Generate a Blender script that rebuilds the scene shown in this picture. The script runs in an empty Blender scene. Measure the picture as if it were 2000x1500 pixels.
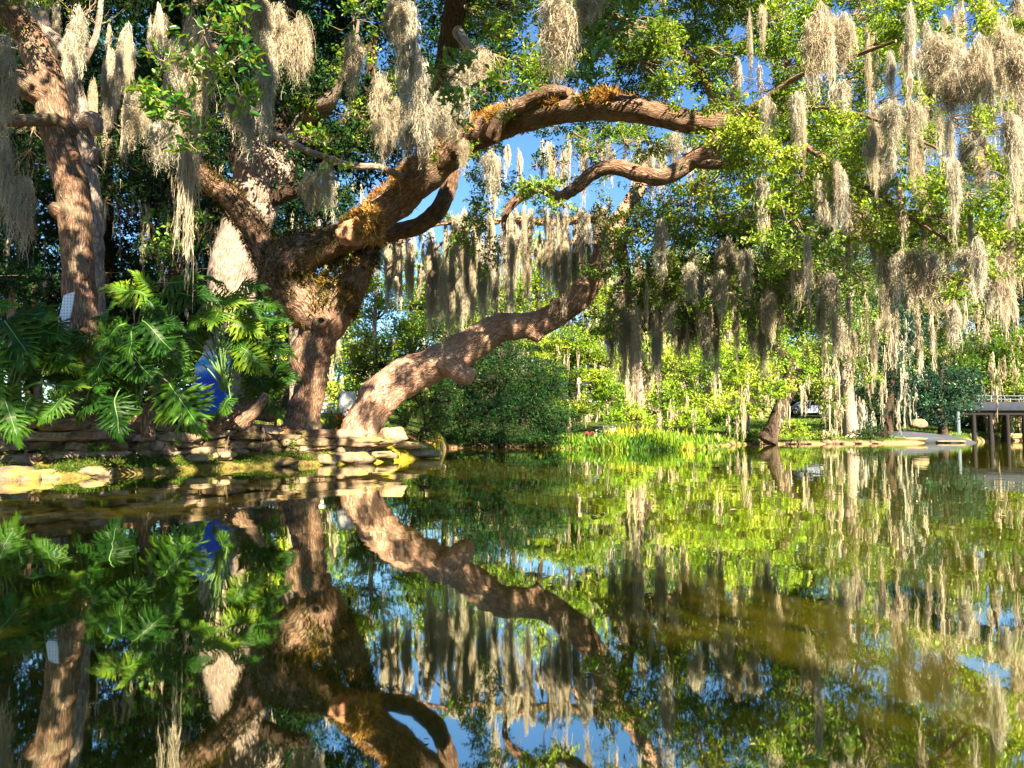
import bpy, math
import numpy as np
from mathutils import noise as mnoise, Vector
PI = math.pi
R = math.radians
sc = bpy.context.scene
COL = sc.collection
F_PX = 1455.0
PITCH = math.atan(95 / F_PX)
CAM = np.array([0.0, 0.0, 0.8])
HOR = 845.0

# ------------------------------------------------------------------ helpers
def P(px, py, d):
    x = (px - 1000) / F_PX; y = (750 - py) / F_PX
    v = np.array([x, math.cos(PITCH) - y * math.sin(PITCH), math.sin(PITCH) + y * math.cos(PITCH)])
    return CAM + v * (d / v[1])
def S(px, d):
    return px / F_PX * d
def mk(name, V, F, mat, parent=None, uv=None, tone=None, smooth=False, attr=None):
    """V (n,3); F an (m,k) array or a list of them; parent takes world coordinates at the parent's place"""
    Fs = F if isinstance(F, list) else [F]
    Fs = [f for f in Fs if len(f)]
    V = np.asarray(V, dtype=np.float32)
    off = np.zeros(3)
    if parent is not None:
        q = parent
        while q is not None:
            off = off + np.array(q.location); q = q.parent
        V = V - off.astype(np.float32)
    me = bpy.data.meshes.new(name)
    me.vertices.add(len(V)); me.vertices.foreach_set('co', V.ravel())
    loops = np.concatenate([f.ravel() for f in Fs]).astype(np.int32)
    tot = np.concatenate([np.full(len(f), f.shape[1], dtype=np.int32) for f in Fs])
    st = np.concatenate([[0], np.cumsum(tot)[:-1]]).astype(np.int32)
    me.loops.add(len(loops)); me.loops.foreach_set('vertex_index', loops)
    me.polygons.add(len(tot)); me.polygons.foreach_set('loop_start', st)
    try: me.polygons.foreach_set('loop_total', tot)
    except Exception: pass
    if smooth: me.polygons.foreach_set('use_smooth', np.ones(len(tot), dtype=bool))
    if uv is not None:
        l = me.uv_layers.new(name='UVMap'); l.data.foreach_set('uv', np.asarray(uv, dtype=np.float32).ravel())
    if tone is not None:
        a = me.attributes.new('tone', 'FLOAT', 'FACE'); a.data.foreach_set('value', np.asarray(tone, dtype=np.float32))
    for k, val in (attr or {}).items():
        a = me.attributes.new(k, 'FLOAT', 'POINT'); a.data.foreach_set('value', np.asarray(val, dtype=np.float32))
    for m in (mat if isinstance(mat, (list, tuple)) else [mat]): me.materials.append(m)
    me.update(calc_edges=True)
    o = bpy.data.objects.new(name, me); COL.objects.link(o)
    if parent is not None: o.parent = parent
    return o
def tag(o, label=None, cat=None, group=None, kind=None):
    if label: o['label'] = label
    if cat: o['category'] = cat
    if group: o['group'] = group
    if kind: o['kind'] = kind
    return o
def empty(name, loc, label, cat, group=None, kind=None):
    o = bpy.data.objects.new(name, None); COL.objects.link(o)
    o.location = [float(v) for v in loc]; o.empty_display_size = .3
    return tag(o, label, cat, group, kind)
def copy_tree(o, parent=None):
    c = o.copy(); COL.objects.link(c)
    if parent is not None: c.parent = parent
    for ch in list(o.children): copy_tree(ch, c)
    return c
class MB:
    """collects pieces of mixed polygons into one mesh"""
    def __init__(s): s.v = []; s.f = {}; s.uv = {}; s.t = {}; s.n = 0
    def add(s, V, F, uv=None, tone=0.5):
        V = np.asarray(V, dtype=float); 
        for f in (F if isinstance(F, list) else [F]):
            f = np.asarray(f)
            if not len(f): continue
            k = f.shape[1]
            s.f.setdefault(k, []).append(f + s.n)
            s.t.setdefault(k, []).append(np.broadcast_to(tone, (len(f),)).astype(float))
            s.uv.setdefault(k, []).append(uv if uv is not None else np.zeros((f.size, 2)))
        s.v.append(V); s.n += len(V)
    def box(s, c, sz, ax=None, tone=.5):
        c = np.asarray(c, float); h = np.asarray(sz, float) / 2
        ax = np.eye(3) if ax is None else np.asarray(ax, float)
        k = np.array([[x, y, z] for x in (-1, 1) for y in (-1, 1) for z in (-1, 1)], float) * h
        s.add(c + k @ ax, np.array([[0, 1, 3, 2], [4, 6, 7, 5], [0, 4, 5, 1], [2, 3, 7, 6], [0, 2, 6, 4], [1, 5, 7, 3]]), tone=tone)
    def build(s, name, mat, parent=None, smooth=False, uv=False):
        ks = sorted(s.f)
        Fs = [np.concatenate(s.f[k]) for k in ks]
        U = np.concatenate([np.concatenate(s.uv[k]) for k in ks]) if uv else None
        T = np.concatenate([np.concatenate(s.t[k]) for k in ks])
        return mk(name, np.concatenate(s.v), Fs, mat, parent, uv=U, tone=T, smooth=smooth)
def unit(v):
    v = np.asarray(v, float)
    return v / np.maximum(np.linalg.norm(v, axis=-1, keepdims=True), 1e-9)
def cat(pts, n):
    """Catmull-Rom through control rows, n samples per span"""
    p = np.asarray(pts, float)
    if len(p) == 2:
        t = np.linspace(0, 1, n * 2)[:, None]; return p[0] * (1 - t) + p[1] * t
    q = np.vstack([2 * p[0] - p[1], p, 2 * p[-1] - p[-2]])
    out = []
    for i in range(1, len(q) - 2):
        a, b, c, d = q[i - 1], q[i], q[i + 1], q[i + 2]
        for t in np.linspace(0, 1, n, endpoint=False):
            out.append(.5 * ((2 * b) + (-a + c) * t + (2 * a - 5 * b + 4 * c - d) * t * t + (-a + 3 * b - 3 * c + d) * t ** 3))
    out.append(p[-1])
    return np.array(out)
def sweep(mb, ctrl, sides=20, n=8, bump=.1, seed=0, cap=True, world=False, freq=2.2):
    """limb: ctrl rows (px,py,width_px,d) or world rows (x,y,z,r)"""
    if world: rows = [list(c) for c in ctrl]
    else: rows = [list(P(c[0], c[1], c[3])) + [S(c[2], c[3]) / 2] for c in ctrl]
    c = cat(rows, n); X = c[:, :3]; r = np.maximum(c[:, 3], .003)
    T = unit(np.gradient(X, axis=0))
    ref = np.array([0.0, 1, 0.05])
    nrm = []
    for i, t in enumerate(T):
        u = ref - t * np.dot(ref, t)
        if np.linalg.norm(u) < .2: u = nrm[-1] - t * np.dot(nrm[-1], t) if nrm else np.cross(t, [1, 0, 0])
        nrm.append(unit(u))
    N = np.array(nrm); B = np.cross(T, N)
    a = np.linspace(0, 2 * PI, sides, endpoint=False)
    V = np.zeros((len(X), sides, 3)); so = seed * 7.31
    for i in range(len(X)):
        for j, aa in enumerate(a):
            dr = N[i] * math.cos(aa) + B[i] * math.sin(aa)
            pt = X[i] + dr * r[i]
            k = 1.0
            if bump:
                q = Vector(pt) / max(r[i], .05) * .55 * freq / 2.2
                q.x += so
                k += bump * 1.3 * mnoise.noise(q) + bump * .7 * mnoise.noise(q * 2.7)
            V[i, j] = X[i] + dr * r[i] * k
    Lc = np.concatenate([[0], np.cumsum(np.linalg.norm(np.diff(X, axis=0), axis=1))])
    i, j = np.meshgrid(np.arange(len(X) - 1), np.arange(sides), indexing='ij')
    j2 = (j + 1) % sides
    Fq = np.stack([i * sides + j, i * sides + j2, (i + 1) * sides + j2, (i + 1) * sides + j], -1).reshape(-1, 4)
    rm = float(np.median(r))
    u0 = j / sides * 2 * PI * rm; u1 = (j + 1) / sides * 2 * PI * rm
    uv = np.stack([np.stack([u0, Lc[i]], -1), np.stack([u1, Lc[i]], -1), np.stack([u1, Lc[i + 1]], -1), np.stack([u0, Lc[i + 1]], -1)], 2).reshape(-1, 2) + so
    mb.add(V.reshape(-1, 3), Fq, uv)
    if cap:
        for e in (0, len(X) - 1):
            ring = V[e]; cc = ring.mean(0) + T[e] * r[e] * (.25 if e else -.25)
            k = np.arange(sides)
            f = np.stack([k, (k + 1) % sides, np.full(sides, sides)], 1)
            mb.add(np.vstack([ring, cc]), f if e else f[:, ::-1], np.tile([[so, so]], (sides * 3, 1)))
    return X, r, V
def tubes(mb, Pn, Rn, sides=3, tone=.5):
    """vectorised thin tubes: Pn (N,M,3), Rn (N,M)"""
    N_, M, _ = Pn.shape
    if N_ == 0: return
    T = unit(np.gradient(Pn, axis=1))
    ref = np.where(np.abs(T[..., 2:3]) > .9, np.array([1., 0, 0]), np.array([0, 0, 1.]))
    A = unit(np.cross(T, ref)); B = np.cross(T, A)
    an = np.arange(sides) / sides * 2 * PI
    V = Pn[:, :, None] + Rn[:, :, None, None] * (A[:, :, None] * np.cos(an)[:, None] + B[:, :, None] * np.sin(an)[:, None])
    n, m, s = np.meshgrid(np.arange(N_), np.arange(M - 1), np.arange(sides), indexing='ij')
    s2 = (s + 1) % sides; b = n * M * sides
    F = np.stack([b + m * sides + s, b + m * sides + s2, b + (m + 1) * sides + s2, b + (m + 1) * sides + s], -1).reshape(-1, 4)
    sp = .12
    uv = np.stack([np.stack([s * sp, m * sp * 3], -1), np.stack([(s + 1) * sp, m * sp * 3], -1), np.stack([(s + 1) * sp, (m + 1) * sp * 3], -1), np.stack([s * sp, (m + 1) * sp * 3], -1)], 3).reshape(-1, 2)
    mb.add(V.reshape(-1, 3), F, uv, tone)
def ribbons(mb, Pn, Wn, tone, side=None, rng=None):
    """flat strands Pn (N,M,3), width Wn (N,M)"""
    N_, M, _ = Pn.shape
    if side is None:
        a = rng.uniform(0, PI, N_); side = np.stack([np.cos(a), np.sin(a), np.zeros(N_)], -1)
    sd = side[:, None] * Wn[..., None] / 2
    V = np.stack([Pn - sd, Pn + sd], 2)
    n, m = np.meshgrid(np.arange(N_), np.arange(M - 1), indexing='ij')
    b = n * M * 2 + m * 2
    F = np.stack([b, b + 1, b + 3, b + 2], -1).reshape(-1, 4)
    mb.add(V.reshape(-1, 3), F, None, np.repeat(tone, M - 1))
def leaf_geo(mb, c, d, nrm, L, W, tone, kind='hex'):
    """leaves: base c, direction d, normal nrm"""
    n = len(c)
    s = unit(np.cross(d, nrm)); nn = np.cross(s, d)
    L = np.broadcast_to(L, (n,))[:, None]; W = np.broadcast_to(W, (n,))[:, None]
    if kind == 'hex':
        cv = nn * L * .12
        V = np.stack([c, c + d * L * .35 + s * W * .5 + cv, c + d * L * .72 + s * W * .42 + cv, c + d * L - nn * L * .1,
                      c + d * L * .72 - s * W * .42 + cv, c + d * L * .35 - s * W * .5 + cv], 1)
        b = np.arange(n)[:, None] * 6
        F = [np.concatenate([b + np.array([[0, 1, 2, 3]]), b + np.array([[0, 3, 4, 5]])])]
        mb.add(V.reshape(-1, 3), F, None, np.concatenate([tone, tone]))
    else:
        V = np.stack([c, c + d * L * .5 + s * W * .5, c + d * L, c + d * L * .5 - s * W * .5], 1)
        mb.add(V.reshape(-1, 3), np.arange(n * 4).reshape(-1, 4), None, tone)
def rosettes(mb, rng, tips, out, k, L, W, kind, spread=.9, sheets=None, tonebase=None):
    n = len(tips)
    c = np.repeat(tips, k, 0) + rng.normal(0, L * .35, (n * k, 3))
    o = np.repeat(out, k, 0)
    d = unit(o * .6 + rng.normal(0, spread * .6, (n * k, 3)))
    up = unit(rng.normal(0, .55, (n * k, 3)) + np.array([0, -.25, .8]))
    LL = L * rng.uniform(.5, 1.35, n * k)
    if tonebase is None:
        fq = 9.0 / (L * 100) 
        tonebase = np.clip(.5 + 1.3 * np.array([mnoise.noise(Vector(p_ * fq)) for p_ in tips]) + rng.normal(0, .22, n), 0, 1)
    base = tonebase
    tone = np.clip(np.repeat(base, k) * .6 + rng.uniform(0, .5, n * k) - .05, 0, 1)
    leaf_geo(mb, c, d, up, LL, LL * W, tone, kind)
def blob_tips(rng, C, Rr, nsub, ntip, sig=.24):
    C = np.asarray(C, float); Rr = np.asarray(Rr, float)
    v = unit(rng.normal(0, 1, (nsub, 3))) * (rng.uniform(.12, 1, (nsub, 1)) ** .5)
    sub = C + v * Rr
    idx = rng.integers(0, nsub, ntip)
    t = sub[idx] + rng.normal(0, sig, (ntip, 3)) * Rr * np.array([1, 1, .7])
    out = unit(unit(t - C) * .8 + rng.normal(0, .4, (ntip, 3)) + np.array([0, 0, .15]))
    return sub, t, out
def polylines(rng, A, B, M=6, sag=.12):
    A = np.atleast_2d(A); B = np.atleast_2d(B)
    if len(A) == 1: A = np.repeat(A, len(B), 0)
    t = np.linspace(0, 1, M)[None, :, None]
    L = np.linalg.norm(B - A, axis=1)[:, None, None]
    X = A[:, None] * (1 - t) + B[:, None] * t
    w = rng.normal(0, 1, (len(A), 1, 3)) * L * sag * np.sin(t * PI) + rng.normal(0, 1, (len(A), M, 3)) * L * sag * .25 * np.sin(t * PI)
    return X + w
def moss_strands(mb, rng, top, length, width, nst, M=10, w=.012, curl=.02, frizz=0):
    """one festoon of Spanish moss hanging from top: straggly tapering hank of strands"""
    top = np.asarray(top, float)
    nl = max(3, nst // 14)     # locks of different length
    la = rng.uniform(0, 2 * PI, nl); lr = np.sqrt(rng.uniform(0, 1, nl)) * width * .42
    ll = length * np.clip(1 - .75 * (lr / (width * .42)) * rng.uniform(.3, 1, nl), .2, 1) * rng.uniform(.3, 1, nl); ll[0] = length; lr[0] *= .3
    i = rng.integers(0, nl, nst)
    cx = np.cos(la) * lr; cy = np.sin(la) * lr
    sp = width * .085
    st = top + np.stack([cx[i] * .55 + rng.normal(0, sp, nst), cy[i] * .55 + rng.normal(0, sp, nst), np.zeros(nst)], -1)
    rad = np.hypot(st[:, 0] - top[0], st[:, 1] - top[1]) / width
    lz = rng.uniform(0, .35, nl) * (length - ll * .8).clip(0); s0 = rng.uniform(0, 1, nst) ** 1.3 * .8
    st[:, 2] -= rad ** 2 * length * .2 + lz[i] + s0 * ll[i]
    Lr = np.maximum((1 - s0) * ll[i] * rng.uniform(.35, 1, nst), .03)
    t = np.linspace(0, 1, M)[None, :, None]
    X = np.repeat(st[:, None], M, 1)
    X[:, :, 2] -= t[..., 0] * Lr[:, None]
    tgt = top[:2] + np.stack([cx[i], cy[i]], -1)
    f = np.clip((s0[:, None] + t[..., 0] * (1 - s0[:, None])), 0, 1)[..., None] * .85
    X[:, :, :2] = X[:, :, :2] * (1 - f) + tgt[:, None] * f
    wk = np.cumsum(rng.normal(0, curl, (nst, M, 3)), 1); wk[:, 0] = 0; wk[..., 2] *= .5
    X += wk
    ww = w * rng.uniform(.6, 1.4, (nst, 1)) * np.linspace(1, .35, M)[None]
    ribbons(mb, X, ww, rng.uniform(0, 1, nst), rng=rng)
    if frizz:
        # short curled side threads
        i = rng.integers(0, nst, frizz); j = rng.integers(1, M - 1, frizz)
        b = X[i, j]; L = rng.uniform(.02, .055, frizz)
        d = unit(rng.normal(0, 1, (frizz, 3)) * [1, 1, .5] - [0, 0, .35]); e = unit(rng.normal(0, 1, (frizz, 3)) - [0, 0, .8])
        tt = np.linspace(0, 1, 4)[None, :, None]
        Y = b[:, None] + d[:, None] * L[:, None, None] * tt + e[:, None] * L[:, None, None] * tt * tt * .8
        ribbons(mb, Y, np.full((frizz, 4), w * .55), rng.uniform(0, 1, frizz), rng=rng)

# ------------------------------------------------------------------ materials
def newmat(name):
    m = bpy.data.materials.new(name); m.use_nodes = True
    nt = m.node_tree; nt.nodes.clear()
    return m, nt, nt.nodes, nt.links
def ramp(nt, fac, stops, interp='LINEAR'):
    r = nt.nodes.new('ShaderNodeValToRGB'); r.color_ramp.interpolation = interp
    els = r.color_ramp.elements
    while len(els) < len(stops): els.new(.5)
    for e, (p, c) in zip(els, stops): e.position = p; e.color = (c[0], c[1], c[2], 1)
    nt.links.new(fac, r.inputs[0]); return r.outputs[0]
def math_(nt, op, a, b=None, clamp=False):
    n = nt.nodes.new('ShaderNodeMath'); n.operation = op; n.use_clamp = clamp
    for i, v in enumerate((a, b)):
        if v is None: continue
        if isinstance(v, (int, float)): n.inputs[i].default_value = v
        else: nt.links.new(v, n.inputs[i])
    return n.outputs[0]
def tex(nt, typ, scale, vec=None, detail=4, rough=.55, **kw):
    n = nt.nodes.new(typ)
    n.inputs['Scale'].default_value = scale
    if 'Detail' in n.inputs: n.inputs['Detail'].default_value = detail
    if 'Roughness' in n.inputs: n.inputs['Roughness'].default_value = rough
    for k, v in kw.items(): setattr(n, k, v)
    if vec is not None: nt.links.new(vec, n.inputs['Vector'])
    return n
def mapping(nt, src, scale=(1, 1, 1)):
    m = nt.nodes.new('ShaderNodeMapping'); m.inputs['Scale'].default_value = scale
    nt.links.new(src, m.inputs['Vector']); return m.outputs[0]
def mix(nt, fac, a, b, mode='MIX'):
    n = nt.nodes.new('ShaderNodeMix'); n.data_type = 'RGBA'; n.blend_type = mode
    for s, v in ((n.inputs[0], fac), (n.inputs[6], a), (n.inputs[7], b)):
        if isinstance(v, (int, float)): s.default_value = v
        elif isinstance(v, tuple): s.default_value = (*v, 1)
        else: nt.links.new(v, s)
    return n.outputs[2]
def bumpn(nt, h, strength, dist=.02):
    b = nt.nodes.new('ShaderNodeBump'); b.inputs['Strength'].default_value = strength; b.inputs['Distance'].default_value = dist
    nt.links.new(h, b.inputs['Height']); return b.outputs[0]
def pbsdf(nt, col, rough=.8, normal=None, spec=.3, metal=0):
    b = nt.nodes.new('ShaderNodeBsdfPrincipled')
    if isinstance(col, tuple): b.inputs['Base Color'].default_value = (*col, 1)
    else: nt.links.new(col, b.inputs['Base Color'])
    b.inputs['Roughness'].default_value = rough; b.inputs['Specular IOR Level'].default_value = spec; b.inputs['Metallic'].default_value = metal
    if normal is not None: nt.links.new(normal, b.inputs['Normal'])
    return b.outputs[0]
def out(nt, sh):
    o = nt.nodes.new('ShaderNodeOutputMaterial'); nt.links.new(sh, o.inputs['Surface'])
def leafmat(name, stops, trans=.45, gloss=.35, rough=.38, per_object=False):
    m, nt, N, L = newmat(name)
    a = N.new('ShaderNodeAttribute'); a.attribute_name = 'tone'
    fac = a.outputs['Fac']
    if per_object:
        oi = N.new('ShaderNodeObjectInfo'); fac = math_(nt, 'ADD', math_(nt, 'MULTIPLY', fac, .45), math_(nt, 'MULTIPLY', oi.outputs['Random'], .55))
    c = ramp(nt, fac, stops)
    p = pbsdf(nt, c, rough, spec=gloss)
    t = N.new('ShaderNodeBsdfTranslucent')
    c2 = mix(nt, .6, c, (.50, .62, .03), 'MIX') if trans > .3 else c
    L.new(c2, t.inputs['Color'])
    mx = N.new('ShaderNodeMixShader'); mx.inputs[0].default_value = trans * .6
    L.new(p, mx.inputs[1]); L.new(t.outputs[0], mx.inputs[2])
    out(nt, mx.outputs[0]); return m
def mossmat(name, dark, mid, light):
    m, nt, N, L = newmat(name)
    a = N.new('ShaderNodeAttribute'); a.attribute_name = 'tone'
    c = ramp(nt, a.outputs['Fac'], [(0, dark), (.5, mid), (1, light)])
    d = N.new('ShaderNodeBsdfDiffuse'); L.new(c, d.inputs['Color'])
    t = N.new('ShaderNodeBsdfTranslucent'); L.new(c, t.inputs['Color'])
    mx = N.new('ShaderNodeMixShader'); mx.inputs[0].default_value = .3
    L.new(d.outputs[0], mx.inputs[1]); L.new(t.outputs[0], mx.inputs[2])
    out(nt, mx.outputs[0]); return m
def barkmat(name, dark, mid, light, scale=1.0, lich=.3, lichen=(.42, .40, .30), stain=.55):
    m, nt, N, L = newmat(name)
    uv = N.new('ShaderNodeUVMap'); uv.uv_map = 'UVMap'
    tc = N.new('ShaderNodeTexCoord')
    nz = tex(nt, 'ShaderNodeTexNoise', 7 * scale, mapping(nt, uv.outputs[0], (1, .4, 1)), 4, .6)
    warp = N.new('ShaderNodeVectorMath'); warp.operation = 'MULTIPLY_ADD'
    L.new(nz.outputs['Color'], warp.inputs[0]); warp.inputs[1].default_value = (.14, .36, 0); L.new(uv.outputs[0], warp.inputs[2])
    v = N.new('ShaderNodeTexVoronoi'); v.feature = 'DISTANCE_TO_EDGE'; v.inputs['Scale'].default_value = 20 * scale
    L.new(mapping(nt, warp.outputs[0], (1, .19, 1)), v.inputs['Vector'])
    v2 = tex(nt, 'ShaderNodeTexNoise', 22 * scale, mapping(nt, warp.outputs[0], (1, .2, 1)), 4, .65)
    crack = math_(nt, 'ADD', math_(nt, 'MULTIPLY', math_(nt, 'MULTIPLY', v.outputs['Distance'], 3.6, True), .48), math_(nt, 'MULTIPLY', math_(nt, 'SUBTRACT', v2.outputs['Fac'], .22), .95), True)
    fine = tex(nt, 'ShaderNodeTexNoise', 60 * scale, mapping(nt, uv.outputs[0], (1, .3, 1)), 5, .65)
    big = tex(nt, 'ShaderNodeTexNoise', 1.6, tc.outputs['Object'], 4, .6)
    h = math_(nt, 'ADD', math_(nt, 'MULTIPLY', crack, .75), math_(nt, 'MULTIPLY', fine.outputs['Fac'], .45))
    c = ramp(nt, h, [(.22, dark), (.50, mid), (.92, light)])
    c = mix(nt, math_(nt, 'MULTIPLY', ramp(nt, big.outputs['Fac'], [(.5, (0, 0, 0)), (.66, (1, 1, 1))]), lich), c, lichen)
    c = mix(nt, math_(nt, 'MULTIPLY', ramp(nt, big.outputs['Color'], [(.36, (1, 1, 1)), (.5, (0, 0, 0))]), .35), c, dark)
    st_ = tex(nt, 'ShaderNodeTexNoise', 3.2, tc.outputs['Object'], 6, .7)
    c = mix(nt, math_(nt, 'MULTIPLY', ramp(nt, st_.outputs['Fac'], [(.52, (0, 0, 0)), (.63, (1, 1, 1))]), stain), c, tuple(v_ * .6 + w_ * .4 for v_, w_ in zip(dark, (.12, .11, .05))))
    out(nt, pbsdf(nt, c, .92, bumpn(nt, h, 1.0, .07), .12)); return m
def simple(name, col, rough=.7, var=.25, scale=6, bump=.2, metal=0, spec=.3, col2=None):
    m, nt, N, L = newmat(name)
    tc = N.new('ShaderNodeTexCoord')
    n = tex(nt, 'ShaderNodeTexNoise', scale, tc.outputs['Object'], 5, .6)
    dk = tuple(c * (1 - var) for c in col)
    c = ramp(nt, n.outputs['Fac'], [(.3, col2 or dk), (.7, col)])
    out(nt, pbsdf(nt, c, rough, bumpn(nt, n.outputs['Fac'], bump, .02), spec, metal)); return m

M = {}
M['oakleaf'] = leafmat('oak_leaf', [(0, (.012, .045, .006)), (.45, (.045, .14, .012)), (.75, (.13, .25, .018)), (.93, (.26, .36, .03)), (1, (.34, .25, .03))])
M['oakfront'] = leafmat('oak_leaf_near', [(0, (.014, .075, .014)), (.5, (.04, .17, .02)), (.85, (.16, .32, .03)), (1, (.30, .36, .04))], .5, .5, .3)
M['oaksunlit'] = leafmat('oak_leaf_sunlit', [(0, (.04, .12, .01)), (.4, (.15, .29, .018)), (.8, (.31, .44, .03)), (1, (.48, .52, .06))])  # lighter copy of the oak leaf, sunlight put into its colour
M['darkshadeleaf'] = leafmat('dark_shaded_leaf', [(0, (.004, .016, .006)), (.6, (.012, .048, .014)), (1, (.035, .09, .015))], .2, .08)  # very low colour, also standing in for shade on the dark foliage
M['blueleaf'] = leafmat('blue_green_leaf', [(0, (.004, .022, .014)), (.6, (.012, .060, .034)), (1, (.04, .12, .04))], .25, .3)
M['limeleaf'] = leafmat('lime_leaf', [(0, (.10, .22, .01)), (.5, (.27, .44, .02)), (1, (.50, .58, .05))], .5, .3)
M['farleaf'] = leafmat('far_leaf', [(0, (.02, .06, .012)), (.45, (.12, .22, .03)), (.8, (.30, .38, .06)), (1, (.48, .50, .12))])
M['philo'] = leafmat('philodendron_leaf', [(0, (.003, .015, .002)), (.35, (.010, .048, .005)), (.68, (.042, .115, .008)), (1, (.26, .36, .02))], .35, .16, .42, True)
M['philorib'] = simple('philodendron_stalk', (.14, .26, .07), .5, .3, 20)
M['moss'] = mossmat('spanish_moss', (.32, .25, .17), (.56, .48, .36), (.76, .69, .55))
M['mossgrey'] = mossmat('spanish_moss_grey', (.32, .29, .22), (.55, .51, .41), (.75, .71, .60))
M['mossfar'] = mossmat('spanish_moss_far', (.30, .24, .15), (.56, .47, .33), (.74, .66, .52))
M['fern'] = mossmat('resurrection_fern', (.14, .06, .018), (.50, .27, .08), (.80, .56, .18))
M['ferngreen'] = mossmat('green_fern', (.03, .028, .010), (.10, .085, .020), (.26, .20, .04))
M['bark'] = barkmat('oak_bark', (.022, .012, .009), (.20, .115, .08), (.46, .31, .225))
M['barklean'] = barkmat('oak_bark_leaning', (.08, .035, .024), (.42, .235, .165), (.74, .53, .41), 1.0, .3, (.66, .50, .38), .22)
M['barkpale'] = barkmat('oak_bark_pale', (.06, .04, .035), (.33, .25, .21), (.60, .49, .41), .9, .3, (.62, .55, .46), .5)
M['barkdark'] = barkmat('bark_dark', (.012, .008, .006), (.06, .04, .03), (.14, .10, .075), 1, .2, (.2, .18, .13))
M['twig'] = simple('twig_bark', (.30, .23, .16), .9, .5, 14, .3)
M['twigdark'] = simple('twig_dark', (.05, .035, .025), .9, .5, 14, .3)
M['cut'] = simple('sawn_wood', (.60, .30, .17), .8, .65, 16, 1.0)
M['white'] = simple('white_paint', (.78, .79, .82), .5, .08, 5, .1)
M['chair'] = simple('white_metal', (.75, .78, .80), .5, .1, 5, .1)

# ------------------------------------------------------------------ terrain
SHORE = [(-3000, 8.5), (-1500, 9.5), (-600, 10.8), (0, 12.5), (180, 13.5), (400, 16.2), (600, 18.3), (700, 19.4), (790, 21.5), (845, 24.3), (858, 27.5), (875, 38), (1000, 42),
         (1100, 38), (1180, 34), (1380, 35.5), (1410, 45), (1450, 50), (1700, 54), (1860, 60), (1990, 74), (2600, 60), (4200, 40)]
SX = np.array([s[0] for s in SHORE], float); SD = np.array([s[1] for s in SHORE], float)
def shore_d(px): return np.interp(px, SX, SD)
WALLH = ([-3000, 0, 300, 600, 700, 800, 850, 870, 1100, 1400, 1800, 2000], [1.3, 1.25, 1.15, .86, .78, .50, .20, .5, .30, .25, .45, .8])
def sm(a, b, x):
    t = np.clip((x - a) / (b - a), 0, 1); return t * t * (3 - 2 * t)
def ground_h(x, y):
    """terrain height at world x,y (front half)"""
    px = 1000 + F_PX * x / np.maximum(y, .5)
    sd = shore_d(px); s = (y - sd)
    H = np.interp(px, WALLH[0], WALLH[1])
    left = 1 - sm(850, 872, px)
    zl = -.5 + .62 * sm(-.5, .05, s) + .22 * sm(.05, .9, s) + (H - .34) * sm(.92, 1.12, s)
    zr = -.5 + .62 * sm(-.6, .1, s) + (H - .12) * sm(.1, 1.6, s)
    z = zl * left + zr * (1 - left)
    far = np.clip(y - 26, 0, 200)
    z += np.where(s > 0, left * (.055 * np.clip(y - 24, 0, 30)) + (1 - left) * .080 * np.clip(y - np.maximum(sd + 2, 48), 0, 35), 0) 
    n = np.sin(x * 1.7 + y * .9) * .5 + np.sin(x * .6 - y * 1.3) * .5
    z += n * .035 * sm(1.0, 3, s)
    return z
def terrain():
    th = np.concatenate([np.linspace(-50, 50, 620), np.linspace(51, 309, 90)]) * PI / 180
    rr = np.concatenate([[0.0], np.geomspace(2, 9, 8), np.linspace(9.3, 34, 210), np.geomspace(34.4, 95, 130), np.geomspace(98, 900, 24)])
    T, Rr = np.meshgrid(th, rr, indexing='ij')
    X = Rr * np.sin(T); Y = Rr * np.cos(T)
    front = Y > 4
    Z = np.where(front, ground_h(X, np.where(front, Y, 5)), -.5)
    back = Y < -2.5
    Z = np.where(back, -.5 + 1.0 * sm(2.5, 5.5, -Y), Z)
    side = (np.abs(X) > 30) & ~front & ~back
    Z = np.where(side, -.5 + 1.2 * sm(30, 36, np.abs(X)), Z)
    V = np.stack([X, Y, Z], -1).reshape(-1, 3)
    nr = len(rr); nt_ = len(th)
    i, j = np.meshgrid(np.arange(nt_), np.arange(nr - 1), indexing='ij'); i2 = (i + 1) % nt_
    F = np.stack([i * nr + j, i * nr + j + 1, i2 * nr + j + 1, i2 * nr + j], -1).reshape(-1, 4)
    px = 1000 + F_PX * X / np.maximum(Y, .5); s = Y - shore_d(px)
    tip = sm(640, 760, px) * (1 - sm(856, 872, px)) * (1 - sm(3.5, 6, s)) * front
    mossy = np.clip(tip + (px < 860) * front * (1 - sm(.85, 1.15, s)) * .75, 0, 1)
    grass = sm(25, 31, Y) * front * (px < 860) + front * (px >= 860) * sm(.1, .9, s)
    grass = np.clip(grass + back, 0, 1)
    return mk('ground', V, F, M['ground'], smooth=True, attr={'mossy': mossy.ravel(), 'grass': grass.ravel(), 'tip': tip.ravel()})
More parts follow.
